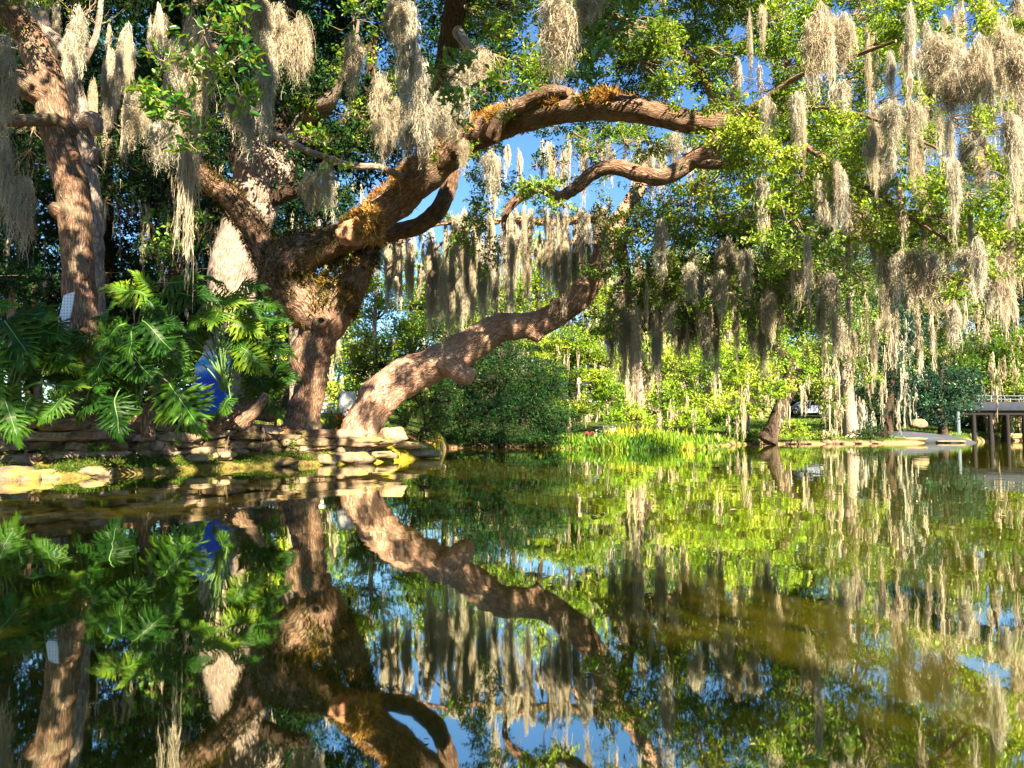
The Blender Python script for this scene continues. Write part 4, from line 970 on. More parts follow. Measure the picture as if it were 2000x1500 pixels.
bgtree('big bright green tree standing on the far bank with a dark leaning trunk', 1505, 49, 30, 560, [(1390, 680, 49, 60, 40), (1440, 640, 49, 70, 40), (1500, 680, 49, 50, 46), (1340, 720, 48, 50, 34), (1410, 730, 48, 60, 36), (1480, 740, 48.5, 50, 36), (1300, 770, 47, 40, 26), (1360, 780, 47, 50, 26), (1420, 790, 47.5, 40, 24), (1540, 710, 49, 26, 36), (1300, 700, 49, 40, 30), (1370, 630, 50, 50, 40), (1270, 660, 50, 40, 40), (1500, 620, 50, 50, 30), (1340, 820, 46, 26, 14), (1460, 800, 48, 30, 14), (1540, 750, 47, 24, 14), (1510, 765, 47, 26, 14), (1430, 700, 46.5, 40, 30), (1380, 720, 46, 40, 30), (1570, 730, 48, 20, 20)], 'midgreen', .17, 3,
       seed=10, moss=45, trunkctrl=[(1498, 862, 44, 48.5), (1510, 836, 30, 48.5), (1528, 790, 27, 48.5), (1545, 750, 26, 48.5), (1535, 700, 22, 49), (1480, 640, 16, 49)], ms_len=(30, 90))
bgtree('pale trunked tree with drooping moss left of the big bright tree', 1250, 50, 18, 600, [(1240, 640, 50, 50, 40), (1210, 700, 50, 30, 50), (1260, 720, 50.5, 40, 30), (1290, 600, 51, 50, 30)], 'farleaf', .18, 2.4, 'barkpale', 60, seed=11, ms_len=(40, 110))
bgtree('mossy tree with flared pale roots right of the parked car', 1662, 57, 26, 560, [(1620, 700, 57, 50, 22), (1650, 660, 57, 60, 40), (1690, 720, 57, 40, 30), (1600, 750, 56.5, 30, 14, 1.4), (1625, 790, 56, 26, 20, 1.2), (1640, 610, 58, 60, 40), (1700, 640, 58, 50, 40), (1580, 690, 58, 30, 40)], 'farleaf', .18, 2.4, 'barkpale', 45, seed=12, ms_len=(50, 110))
bgtree('dark green tree with grey moss left of the round dark tree', 1730, 59, 22, 560, [(1720, 700, 59, 50, 50), (1750, 760, 59, 40, 30), (1700, 780, 59, 30, 36), (1760, 660, 60, 50, 40), (1720, 620, 60, 50, 40), (1690, 830, 58, 26, 16)], 'blueleaf', .2, 3, 'barkdark', 40, seed=13, mossmat_='mossgrey', ms_len=(40, 100))
bgtree('round blue green dark tree beside the bridge end', 1840, 61, 16, 715, [(1800, 760, 61, 46, 36), (1850, 745, 61, 50, 34), (1880, 780, 61, 34, 30), (1830, 800, 60.5, 60, 28), (1780, 800, 60.5, 26, 26), (1880, 745, 61, 30, 28)], 'blueleaf', .2, 3.6, seed=14)
bgtree('small bright round shrub on the far lawn below the car', 1546, 51.5, 3, 822, [(1545, 838, 51.3, 26, 16), (1525, 848, 51, 20, 12), (1565, 845, 51, 22, 14), (1555, 828, 51.3, 16, 8)], 'midgreen', .13, 2.2, seed=15, name='shrub', cat='shrub')
for i, (px, py, rx, lab) in enumerate([(1450, 845, 30, 'pale leafy shrub at the far waterline left of the dark leaning trunk'), (1610, 850, 24, 'low brown and cream shrub at the far waterline under the mossy tree'), (1480, 852, 22, 'low shrub touching the foot of the dark leaning trunk'), (1700, 845, 34, 'dark low shrub at the waterline beside the ramp')]):
    dd = float(shore_d(px)) + 1
    bgtree(lab, px, dd, 2, py - 10, [(px, py, dd, rx, 11), (px + rx * .5, py + 4, dd - .3, rx * .7, 9), (px - rx * .5, py + 3, dd - .3, rx * .7, 9)], ['midgreen', 'farleaf', 'oaksunlit', 'darkshadeleaf'][i], .13, 2, seed=20 + i, name='shrub', cat='shrub', moss=6 if i == 1 else None, ms_len=(10, 24))
for i, (px, py, rx, dd, mt, lab) in enumerate([(1040, 822, 44, 46, 'oakleaf', 'dark green shrub at the left end of the marsh bed'), (1110, 800, 36, 47, 'farleaf', 'pale yellow shrub left of the white slatted bench'), (1225, 812, 40, 45, 'midgreen', 'lime shrub right of the white slatted bench'), (1290, 806, 44, 47, 'farleaf', 'brownish green shrub behind the marsh bed'), (1350, 822, 36, 46, 'midgreen', 'bright shrub at the right part of the marsh bed'), (1415, 815, 36, 49, 'oakleaf', 'green shrub left of the pale leafy waterline shrub'), (1640, 820, 40, 60, 'oakleaf', 'shaded shrub behind the roots of the mossy tree'), (1715, 822, 44, 62, 'darkshadeleaf', 'dark shrub behind the rock ramp'), (1900, 838, 40, 72, 'darkshadeleaf', 'dark shrub seen between the bridge piles'), (1975, 832, 44, 74, 'darkshadeleaf', 'dark shrub under the bridge at the right edge')]):
    bgtree(lab, px, dd, 2, py - 12, [(px, py, dd, rx, 18), (px + rx * .6, py + 6, dd - .4, rx * .6, 14), (px - rx * .6, py + 5, dd - .4, rx * .6, 14), (px, py - 16, dd, rx * .6, 12)], mt, .15, 2.6, seed=70 + i, name='shrub', cat='shrub', moss=10 if mt == 'farleaf' else None, ms_len=(16, 40))
far = [(1180, 70, 'farleaf', 470, 'hazy green tree far behind the cypress', 0), (1290, 76, 'oaksunlit', 480, 'far tree behind the top of the pale trunked tree', 1), (1420, 78, 'farleaf', 440, 'far mossy tree behind the big bright tree', 2), (1530, 80, 'farleaf', 430, 'far mossy tree above the parked car', 3),
       (1640, 78, 'farleaf', 420, 'far light green tree left of the canopy gap', 4), (1740, 84, 'farleaf', 430, 'far pale tree seen in the canopy gap', 5), (1830, 80, 'farleaf', 440, 'far mossy tree right of the canopy gap', 6), (1920, 76, 'farleaf', 430, 'far yellow green tree above the bridge', 7), (2010, 78, 'farleaf', 420, 'far tree above the bridge at the right edge', 8), (2100, 74, 'farleaf', 420, 'far tree cut off by the right edge', 9),
       (1000, 72, 'farleaf', 500, 'far tree behind the great dark bush', 10), (880, 66, 'oakleaf', 470, 'far tree behind the moss curtain left of centre', 11), (640, 60, 'oaksunlit', 420, 'far tree seen between the mossy oak limbs', 12), (1960, 69, 'oakleaf', 600, 'nearer shaded tree right of the bridge railing', 13)]
for px, d, mt, top, lab, i in far:
    bl_ = cols(22, px - 75, px + 75, top + 30, 830, d - 3, d + 3, 44, 30, 400 + i)
    bgtree(lab, px, d, 14, top, bl_, mt, .28, 2.3, ['barkpale', 'barkdark'][i % 2], 85, seed=40 + i, group='trees of the wood on the far bank', ms_len=(25, 85), nst=26)
# far wood closing the view: one mass
wd_ = []
r = np.random.default_rng(99)
for i in range(150):
    px = r.uniform(-1400, 3400); d = r.uniform(100, 125)
    wd_.append((px, r.uniform(560, 830) if 500 < px < 1300 else r.uniform(430, 830), d, 90, 60))
for i in range(120): 
    px = r.uniform(-1400, 560); wd_.append((px, r.uniform(180, 820), r.uniform(50, 66), 80, 60))
for i in range(110):
    wd_.append((r.uniform(-500, 760), r.uniform(-260, 260), r.uniform(44, 58), 90, 70))
for i in range(90):
    wd_.append((r.uniform(500, 2400), r.uniform(740, 830), r.uniform(96, 104), 70, 40))
mb = MB(); 
for b in wd_:
    C = P(*b[:3]); a, c_ = S(b[3], b[2]), S(b[4], b[2])
    sub, t, o = blob_tips(r, C, (a, a * .6, c_), 10, int(a * c_ * 20))
    rosettes(mb, r, t, o, 4, .5, .55, 'quad')
o = mb.build('far_wood', M['darkshadeleaf']); tag(o, 'dense dark wood closing the view behind every tree', 'wood', kind='stuff')

# slender trunks at the left
for px, w_, lab, dd, tp in [(28, 20, 'slender brown trunk at the left behind the philodendron', 24, 560), (72, 15, 'grey slender trunk beside the slender brown one', 25, 560), (578, 30, 'pale sunlit trunk seen just left of the mossy oak trunk', 30, 480), (1460, 7, 'thin pale trunk on the far bank', 52, 700)]:
    x = (px - 1000) / F_PX * dd; gz = float(ground_h(np.array(x), np.array(dd)))
    t = empty('young_tree', (x, dd, gz), lab, 'tree')
    mb = MB(); top = P(px - 6, tp, dd)
    sweep(mb, [(x, dd, gz - .2, S(w_, dd) * .7), (x + .03, dd, gz + .8, S(w_, dd) / 2), ((x + top[0]) / 2 + .06, dd, (gz + top[2]) / 2, S(w_, dd) / 2.2), (top[0], dd, top[2], S(w_, dd) / 4)], 10, 6, .1, px, world=True)
    mb.build('trunk', M['barkpale' if px > 500 else 'bark'], t, True, True)
    crown(t, [(px - 6, tp, dd, w_ * 2.4, w_ * 2), (px - 20, tp + 15, dd, w_ * 2, w_ * 1.4), (px + 16, tp - 12, dd, w_ * 2, w_ * 1.6)], M['darkshadeleaf'], .13, .5, 'quad', 1.6, 5, 'crown', 6, int(px), 'twigdark')

# ------------------------------------------------------------------ marsh plants and ground cover
r = np.random.default_rng(50)
mb = MB(); n = 5200
px = np.clip(r.normal(1250, 105, n), 1040, 1450); s = r.uniform(-1.0, 5.5, n)
dd = np.interp(px, SX, SD) + s; X = (px - 1000) / F_PX * dd
clump = np.array([mnoise.noise(Vector((a * .6, b * .6, 0))) for a, b in zip(X, dd)])
h = (.35 + .65 * np.clip(clump + .3, 0, 1)) * r.uniform(.4, 1.25, n) * (1 - .5 * np.abs(px - 1250) / 200) * np.where(s < -.4, .7, 1)
z0 = np.maximum(ground_h(X, dd), -.02)
t = np.linspace(0, 1, 5)[None, :, None]
base = np.stack([X, dd, z0], -1); bend = r.normal(0, .22, (n, 1, 3)) * [1, 1, .1]
Y = base[:, None] + np.array([0, 0, 1.0]) * h[:, None, None] * t + bend * t * t * h[:, None, None]
prof = np.where((r.uniform(0, 1, n) < .55)[:, None], np.array([[.1, .12, 1, .8, .1]]), np.array([[.6, 1, .8, .5, .05]]))
ribbons(mb, Y, prof * r.uniform(.05, .11, (n, 1)), np.clip(.5 + clump * 1.2 + r.normal(0, .18, n), 0, 1), rng=r)
M['reed'] = leafmat('marsh_leaf', [(0, (.012, .05, .008)), (.4, (.06, .17, .012)), (.8, (.20, .32, .018)), (1, (.40, .40, .04))], .4, .3)
tag(mb.build('marsh_plants', M['reed']), 'bed of yellow green broad leaved marsh plants standing in the shallows', 'marsh plants', kind='stuff')
mb = MB(); n = 7000     # fallen leaves
px = r.uniform(-100, 860, n); s = 1.05 + r.exponential(2.4, n); dd = np.interp(px, SX, SD) + s
X = (px - 1000) / F_PX * dd; z = ground_h(X, dd) + .012
c = np.stack([X, dd, z], -1); a = r.uniform(0, 6.28, n)
leaf_geo(mb, c, np.stack([np.cos(a), np.sin(a), r.uniform(-.1, .5, n)], -1), unit(np.stack([r.normal(0, .4, n), r.normal(0, .4, n) - .2, np.ones(n)], -1)), r.uniform(.05, .11, n), r.uniform(.02, .05, n), r.uniform(0, 1, n))
M['litter'] = leafmat('fallen_leaf', [(0, (.10, .03, .015)), (.5, (.30, .10, .04)), (.85, (.48, .24, .10)), (1, (.55, .42, .22))], .1, .3)
tag(mb.build('fallen_leaves', M['litter']), 'red brown fallen oak leaves scattered over the left bank', 'fallen leaves', kind='stuff')
mb = MB(); n = 16000    # moss, grass and small weeds on the lower ledge and tip
px = r.uniform(-120, 858, n); s = r.uniform(-.02, .98, n); m_ = px > 640; s = np.where(m_, s * 3.2, s)
dd = np.interp(px, SX, SD) + s; X = (px - 1000) / F_PX * dd; z = ground_h(X, dd)
cl = np.array([mnoise.noise(Vector((a_ * 1.1, b_ * 1.1, 3))) for a_, b_ in zip(X, dd)])
ok = (cl > -.15); X, dd, z, px = X[ok], dd[ok], z[ok], px[ok]; n = len(X)
c = np.stack([X, dd, z], -1); a = r.uniform(0, 6.28, n)
leaf_geo(mb, c, unit(np.stack([np.cos(a) * .7, np.sin(a) * .7, r.uniform(.3, 1.2, n)], -1)), unit(r.normal(0, 1, (n, 3))), r.uniform(.03, .10, n), r.uniform(.012, .03, n), np.clip(r.uniform(0, .55, n) + (px > 700) * .45, 0, 1), 'quad')
M['mossy'] = leafmat('bank_moss', [(0, (.015, .04, .006)), (.5, (.07, .13, .012)), (.8, (.26, .27, .02)), (1, (.45, .36, .03))], .3, .2)
tag(mb.build('bank_moss', M['mossy']), 'green moss and grass along the foot of the wall, turning yellow on the tip of the bank', 'moss', kind='stuff')
mb = MB(); n = 30000    # lawn of the far banks
px = np.concatenate([r.uniform(1380, 2050, n // 2), r.uniform(-200, 760, n // 2)]); s = np.concatenate([r.uniform(.3, 25, n // 2), r.uniform(9, 24, n // 2)])
dd = np.interp(px, SX, SD) + s; X = (px - 1000) / F_PX * dd; z = ground_h(X, dd); c = np.stack([X, dd, z], -1); a = r.uniform(0, 6.28, n)
leaf_geo(mb, c, unit(np.stack([np.cos(a) * .4, np.sin(a) * .4, np.ones(n)], -1)), unit(r.normal(0, 1, (n, 3))), r.uniform(.08, .22, n), r.uniform(.02, .04, n), r.uniform(0, .8, n), 'quad')
tag(mb.build('lawn_grass', M['oaksunlit']), 'rough grass of the lawns behind the banks', 'grass', kind='stuff')
# small weeds growing on the wall
for px, dz, lab in [(565, .5, 'blue green weed tuft hanging over the wall below the mossy oak'), (100, .35, 'small leafy weed on the ledge at the left'), (190, .5, 'light green weed on the wall under the drooping philodendron leaf'), (625, .25, 'grassy yellow weed right of the mossy oak'), (808, .35, 'bright lime weed on the outer end of the bank'), (35, .3, 'dark green weed on the ledge at the far left'), (335, .55, 'tiny weed growing from a joint high in the wall')]:
    p = shore_pt(px, .72); mb = MB(); n = 70
    root = (p[0], p[1], dz)
    a = r.uniform(0, 6.28, n); rad = r.uniform(.02, .24, n)
    c = np.array(root) + np.stack([np.cos(a) * rad, np.sin(a) * rad * .6, r.uniform(-.06, .14, n)], -1)
    leaf_geo(mb, c, unit(np.stack([np.cos(a), np.sin(a) * .6 - .3, r.uniform(-.4, .8, n)], -1)), unit(r.normal(0, .5, (n, 3)) + [0, -.3, 1]), r.uniform(.05, .11, n), r.uniform(.02, .045, n), r.uniform(.1, 1, n))
    st = MB(); B_ = c[:12]; tubes(st, polylines(r, np.array([root]) - [0, -.05, .06], B_, 4, .1), np.full((12, 4), .004), 3)
    o = mb.build('leaves', M['oakfront']); wroot = empty('weed', root, lab, 'weed', 'weeds on the wall'); o.location = -np.array(root); o.parent = wroot
    st.build('stems', M['philorib'], wroot)
# hanging aerial roots
for px in (262, 318, 440, 505):
    p = shore_pt(px, .55); mb = MB(); zt = float(np.interp(px, WALLH[0], WALLH[1]))
    Y = polylines(r, np.array([[p[0] + .05, p[1] + .3, zt]]), np.array([[p[0], p[1], .05], [p[0] + .06, p[1], .3]]), 8, .05)
    tubes(mb, Y, np.full((2, 8), .007), 4)
    tag(mb.build('dangling_root', M['twig']), 'thin pale root dangling down the face of the stone wall', 'root', 'thin roots dangling down the wall')

# ------------------------------------------------------------------ philodendrons
def philo_leaf(seed):
    """deeply cut blade along +X (length 1), face up +Z; returns V, F, tone"""
    r = np.random.default_rng(seed); V = []; F3 = []; F4 = []; T3 = []; T4 = []
    def add(p): V.append(p); return len(V) - 1
    def Z(x, y): return -.28 * x * x - .30 * abs(y) ** 1.5 + .05 * math.sin(9 * x + 4 * abs(y))
    NL = 11
    for sd in (-1, 1):
        for i in range(NL):
            t = i / (NL - 1)
            x0 = .02 + .84 * t
            ang = R(128 - 112 * t ** .8)
            ln = (.26 + .28 * math.sin(PI * min(1, .22 + t * .75))) * r.uniform(.86, 1.1) * (1 - .35 * t)
            if i == NL - 1: ang = R(8); ln = .24
            w0 = .030; m_ = 7; dl = []
            dirx, diry = math.cos(ang), math.sin(ang) * sd
            curve = r.uniform(-.25, -.05)
            prev = None
            for j in range(m_):
                u = j / (m_ - 1)
                a2 = ang + curve * u * 1.4
                cx = x0 + math.cos(ang + curve * u * .7) * ln * u; cy = sd * math.sin(ang + curve * u * .7) * ln * u
                w = (w0 * (1 - u) ** 2 + .017 * math.sin(PI * u) + .008) * (1.0 if j < m_ - 1 else .05) * (1 + .35 * math.sin(u * 17 + i))
                nx, ny = -math.sin(a2) * sd, math.cos(a2)
                l = (cx + nx * w * sd, cy + ny * w * sd); rr2 = (cx - nx * w * sd, cy - ny * w * sd)
                zc = Z(cx, cy) + .012
                L_ = add((l[0], l[1], Z(*l) - .012)); C_ = add((cx, cy, zc)); R_ = add((rr2[0], rr2[1], Z(*rr2) - .012))
                if prev:
                    F4.append((prev[0], prev[1], C_, L_)); F4.append((prev[1], prev[2], R_, C_)); tt = .25 + .5 * u + r.uniform(-.08, .08); T4 += [tt, tt]
                    if 2 <= j < m_ - 1:
                        for (k1, k2, sg) in ((prev[0], L_, 1), (prev[2], R_, -1)):
                            if r.uniform() < .6:
                                bl_ = ln * r.uniform(.2, .36); ba_ = a2 * sd - sg * R(38) * (1 if True else 1) * (-1 if sd < 0 else 1) * -1
                                tipx = cx + math.cos(a2) * bl_ * .8 + nx * sg * sd * (w + bl_ * .55); tipy = cy + sd * math.sin(a2) * bl_ * .8 + ny * sg * sd * (w + bl_ * .55)
                                q = add((tipx, tipy, Z(tipx, tipy) - .02)); F3.append((k1, k2, q)); T3.append(tt + .1)
                prev = (L_, C_, R_)
    # web along the midrib
    pr = None
    for j in range(12):
        x = -.02 + .92 * j / 11; w = .085 * math.sin(PI * min(.98, .12 + j / 13))
        a = add((x, w, Z(x, w) + .004)); b = add((x, 0, Z(x, 0) + .004)); c = add((x, -w, Z(x, -w) + .004))
        if pr: F4.append((pr[0], pr[1], b, a)); F4.append((pr[1], pr[2], c, b)); T4 += [.4, .4]
        pr = (a, b, c)
    V = np.array(V); n3 = len(F3)
    rib = MB()
    xs = np.linspace(-.02, .9, 10); mid = np.stack([xs, xs * 0, [Z(x, 0) + .014 for x in xs]], -1)
    tubes(rib, mid[None], np.linspace(.011, .003, 10)[None], 4)
    return V, F4, F3, T4, T3, rib
M['philo_rib'] = simple('philodendron_rib', (.22, .36, .10), .45, .2, 30, .05)
PHL = []
for s_ in range(5):
    V, F4, F3, T4, T3, rib = philo_leaf(s_)
    me = mk('leaf', V, [np.array(F3), np.array(F4)], M['philo'], tone=np.clip(T3 + T4, 0, 1), smooth=False)
    rb = rib.build('rib', M['philo_rib'])
    PHL.append((me.data, rb.data)); bpy.data.objects.remove(me); bpy.data.objects.remove(rb)
from mathutils import Matrix
prng = np.random.default_rng(9)
def plant(label, base, leaves, nrand=0, spread=1.3, stem=None, seed=0):
    """leaves rows: blade base px,py -> tip px,py at depth d"""
    b = np.array(base, float)
    root = empty('philodendron', b, label, 'philodendron', 'split leaf philodendrons on the left bank')
    rows = []
    for bx, by, tx, ty, d in leaves:
        f = prng.uniform(.62, .86); by -= 12; ty -= 12; tx = bx + (tx - bx) * f; ty = by + (ty - by) * f
        A = P(bx, by, d); Tt = P(tx, ty, d - prng.uniform(.05, .4)); rows.append((A, Tt))
    for q in range(nrand):
        a = prng.uniform(0, 2 * PI); rr_ = prng.uniform(.3, 1) * spread; hh = prng.uniform(.35, 1.35) * spread * .9
        A = b + np.array([math.cos(a) * rr_ * .8, math.sin(a) * rr_ * .35 - .1, hh]); o_ = unit([math.cos(a), math.sin(a) * .5 - .3, prng.uniform(-.9, .3)])
        rows.append((A, A + o_ * prng.uniform(.35, .7)))
    def covers(A, Tt):
        for f in (.3, .6, .9):
            q = A + (Tt - A) * f; qx = 1000 + F_PX * q[0] / q[1]; qy = HOR - F_PX * (q[2] - .8) / q[1]
            if 366 < qx < 474 and 674 < qy < 775: return True
            if 100 < qx < 150 and 560 < qy < 640: return True
        return False
    for A, Tt in rows:
        if covers(A, Tt): continue
        L = float(np.linalg.norm(Tt - A)) * 1.12; L = max(L, .34)
        x = unit(Tt - A); up = unit(np.array([prng.uniform(-.35, .35), -1.0, .75 + prng.uniform(-.3, .3)]))
        y = unit(np.cross(up, x)); z = np.cross(x, y)
        ob = bpy.data.objects.new('leaf', PHL[prng.integers(0, 5)][0]); COL.objects.link(ob); ob.parent = root
        mat = Matrix(((x[0], y[0], z[0], 0), (x[1], y[1], z[1], 0), (x[2], y[2], z[2], 0), (0, 0, 0, 1)))
        mt = Matrix.Translation(Vector(A - b)) @ mat @ Matrix.Diagonal((L, L * prng.uniform(.85, 1.1), L, 1))
        ob.matrix_local = mt
        rb = bpy.data.objects.new('rib', PHL[0][1]); COL.objects.link(rb); rb.parent = ob
        mb = MB(); t = np.linspace(0, 1, 9)[:, None]
        c0_ = b + prng.normal(0, .06, 3); c1 = (c0_ + A) / 2 + np.array([0, -.1, .28 + .2 * np.linalg.norm(A - c0_)]) * (1 if A[2] > c0_[2] - .3 else .4)
        Y = c0_ * (1 - t) ** 2 + 2 * c1 * t * (1 - t) + A * t ** 2
        tubes(mb, Y[None], np.linspace(.019, .010, 9)[None], 6)
        mb.build('petiole', M['philorib'], root, smooth=True)
    if stem:
        mb = MB(); sweep(mb, stem, 12, 6, .25, seed + 5, freq=6); mb.build('stem', M['bark'], root, True, True)
    return root
plant('largest split leaf philodendron fanning in front of the left oak', P(262, 800, 14.2), [
    (285, 590, 198, 555, 13.6), (300, 580, 262, 535, 13.8), (325, 575, 372, 535, 13.8), (340, 590, 405, 575, 13.7), (245, 645, 145, 700, 13.2), (232, 640, 165, 620, 13.4), (262, 650, 235, 725, 13.0), (280, 640, 345, 700, 13.0), (300, 640, 355, 640, 13.2),
    (200, 635, 210, 590, 13.4), (225, 790, 228, 878, 12.9), (330, 760, 385, 845, 13.0), (250, 700, 300, 745, 13.0), (215, 700, 150, 760, 13.2), (190, 760, 130, 830, 13.1), (310, 690, 365, 740, 13.3), (225, 700, 190, 640, 13.5), (290, 600, 330, 650, 13.4)], 26, 1.35,
    [(290, 850, 26, 14.4), (288, 815, 24, 14.3), (300, 770, 22, 14.3), (322, 725, 20, 14.4)], 1)
plant('dark shaded philodendron between the largest one and the mossy oak trunk', P(440, 760, 16.0), [
    (400, 600, 470, 590, 15.6), (415, 620, 350, 650, 15.4), (450, 590, 520, 620, 15.8), (455, 640, 535, 660, 15.5), (430, 640, 430, 720, 15.2), (400, 650, 370, 720, 15.4), (470, 690, 540, 745, 15.4), (480, 650, 560, 700, 15.8), (440, 570, 400, 540, 16), (470, 570, 520, 560, 16), (500, 600, 560, 610, 16), (395, 560, 350, 560, 15.9), (420, 780, 480, 800, 15.0), (450, 790, 410, 830, 15)], 22, 1.4,
    [(470, 830, 30, 16.2), (500, 800, 22, 16.2), (520, 770, 16, 16.2)], 3)
plant('philodendron at the left edge drooping over the wall', P(20, 800, 13.4), [
    (5, 780, 40, 880, 12.5), (60, 790, 20, 860, 12.7), (110, 770, 165, 750, 12.9), (130, 785, 70, 830, 12.8), (30, 630, 100, 610, 13.2), (10, 640, 60, 710, 12.9), (60, 650, 130, 660, 13.2), (-10, 610, 30, 600, 13.2), (80, 690, 40, 740, 13.1), (-40, 700, -10, 790, 12.6), (90, 610, 60, 660, 13.4), (-30, 760, 10, 820, 12.6), (120, 640, 90, 720, 13.2)], 20, 1.4,
    [(10, 860, 30, 13.6), (20, 800, 24, 13.5)], 5)
plant('small philodendron with a leaning scaly stem above the reddish rock', P(490, 790, 17.6), [
    (505, 780, 560, 745, 17.3), (500, 775, 470, 720, 17.3), (480, 785, 420, 770, 17.2), (512, 770, 545, 710, 17.4), (390, 770, 440, 800, 17.0)], 8, .9,
    [(415, 835, 34, 17.0), (440, 820, 26, 17.2), (468, 802, 22, 17.4), (492, 778, 18, 17.5)], 7)
# ------------------------------------------------------------------ small objects on the banks
def shapeobj(name, pts_px, d, th, mat, parent=None, tone=.5, dshift=0):
    """flat board cut to an outline, with real thickness"""
    f = np.array([P(x, y, d + dshift) for x, y in pts_px]); n = len(f); b = f + [0, th, 0]
    mb = MB(); mb.add(np.vstack([f, b]), [np.arange(n)[None, ::1], (np.arange(n) + n)[None, ::-1]])
    i = np.arange(n); mb.add(np.vstack([f, b]), np.stack([(i + 1) % n, i, i + n, (i + 1) % n + n], -1))
    return mb.build(name, mat, parent)
# white perforated board leaning at the left oak
lt = P(120, 750, 14.3)
lat = empty('perforated_board', (lt[0], lt[1], 1.15), 'tall narrow white board with a grid of small holes leaning against the left oak', 'board')
m_, nt, N, L_ = newmat('perforated_white')
uvn = N.new('ShaderNodeTexCoord')
brick = N.new('ShaderNodeTexVoronoi'); brick.inputs['Scale'].default_value = 17; brick.inputs['Randomness'].default_value = 0
L_.new(mapping(nt, uvn.outputs['Object'], (1, 0, 1)), brick.inputs['Vector'])
cc = ramp(nt, brick.outputs['Distance'], [(.16, (.22, .24, .34)), (.24, (.72, .74, .82))])
out(nt, pbsdf(nt, cc, .6)); 
shapeobj('panel', [(124, 577), (146, 569), (138, 605), (120, 622), (118, 655), (98, 655), (110, 622)][:0] or [(124, 577), (146, 569), (113, 753), (90, 748)], 14.2, .02, m_, lat)
# painted board
pb = P(425, 790, 18.6)
sign = empty('painted_board', (pb[0], pb[1], 1.0), 'upright board painted with a bright blue breaking wave behind the philodendron leaves', 'board')
def wavemat():
    m, nt, N, L = newmat('wave_paint')
    tc = N.new('ShaderNodeTexCoord'); sp = N.new('ShaderNodeSeparateXYZ'); L.new(tc.outputs['Object'], sp.inputs[0])
    n = tex(nt, 'ShaderNodeTexNoise', 5, tc.outputs['Object'], 5, .6)
    n2 = tex(nt, 'ShaderNodeTexNoise', 14, mapping(nt, tc.outputs['Object'], (1, 1, .35)), 4, .6)
    z = math_(nt, 'ADD', sp.outputs['Z'], math_(nt, 'MULTIPLY', math_(nt, 'SUBTRACT', n.outputs['Fac'], .5), .25))
    zz = math_(nt, 'ADD', math_(nt, 'MULTIPLY', z, .5), math_(nt, 'MULTIPLY', math_(nt, 'SINE', math_(nt, 'MULTIPLY', sp.outputs['X'], 9.0)), .018))
    c = ramp(nt, zz, [(0, (.01, .16, .34)), (.22, (.01, .10, .60)), (.56, (.01, .06, .70)), (.64, (.02, .22, .85)), (.68, (.55, .78, .95)), (.72, (.80, .90, 1.0)), (.745, (.04, .42, .95)), (.80, (.06, .48, .95)), (.83, (.62, .66, .74))])
    c = mix(nt, math_(nt, 'MULTIPLY', ramp(nt, n2.outputs['Fac'], [(.52, (0, 0, 0)), (.62, (1, 1, 1))]), .35), c, (.03, .28, .85))
    out(nt, pbsdf(nt, c, .45, spec=.4)); return m
shapeobj('board', [(384, 806), (380, 715), (389, 700), (400, 688), (420, 684), (438, 690), (458, 702), (460, 716), (447, 722), (443, 735), (456, 792), (454, 808)], 18.5, .03, wavemat(), sign)
shapeobj('prop', [(408, 800), (412, 700), (418, 700), (416, 800)], 18.62, .04, M['twig'], sign)
# bench / garden seats
def frame_seat(name, label, px, py, d, wdt, rot, mat, slats=3):
    p = P(px, py, d); z = float(ground_h(np.array(p[0]), np.array(d)))
    root = empty(name, (p[0], d, z), label, 'seat'); root.rotation_euler = (0, 0, rot)
    def part(nm, boxes):
        mb = MB()
        for c, s in boxes: mb.box(c, s)
        o = mb.build(nm, mat); o.parent = root; return o
    w = wdt / 2
    part('seat', [((0, -.12 + i * .12, .44), (wdt, .09, .03)) for i in range(4)])
    part('backrest', [((0, .30, .58 + i * .14), (wdt, .03, .09)) for i in range(slats)] + [((sx * (w - .02), .325, .68), (.05, .04, .5)) for sx in (-1, 1)])
    for sx in (-1, 1):
        for yy in (-.18, .30): part('leg', [((sx * (w - .03), yy, .21), (.05, .05, .42))])
        part('armrest', [((sx * (w - .02), .05, .66), (.06, .5, .03)), ((sx * (w - .02), -.17, .55), (.05, .05, .2))])
    return root
frame_seat('garden_bench', 'white slatted garden bench between the mossy oak and the leaning oak', 632, 800, 27, 1.0, .5, M['chair'])
frame_seat('garden_bench', 'white slatted bench behind the marsh plants', 1182, 820, 45, 1.1, -.5, M['chair'], 4)
# white sign and flower pot
ws = P(676, 800, 22.5); wz = float(ground_h(np.array(ws[0]), np.array(22.5)))
wsr = empty('white_sign', (ws[0], 22.5, wz), 'plain white rounded board standing left of the leaning trunk', 'sign')
shapeobj('board', [(657, 812), (659, 790), (664, 768), (667, 764), (692, 765), (695, 769), (690, 812)], 22.4, .03, M['white'], wsr)
shapeobj('stake', [(672, 838), (672, 800), (677, 800), (677, 838)], 22.46, .04, M['chair'], wsr)
fp = P(680, 820, 21.3); fz = float(ground_h(np.array(fp[0]), np.array(21.3)))
pot = empty('flower_pot', (fp[0], 21.3, fz), 'pot of orange and red flowers at the foot of the white board', 'flower pot')
mb = MB(); pr_ = [(.10, 0), (.15, .2), (.17, .22), (.17, .26), (.14, .26), (.12, .2)]
a = np.linspace(0, 2 * PI, 18, endpoint=False)
V = np.array([[math.cos(t) * q, math.sin(t) * q, z] for q, z in pr_ for t in a]); i, j = np.meshgrid(np.arange(5), np.arange(18), indexing='ij')
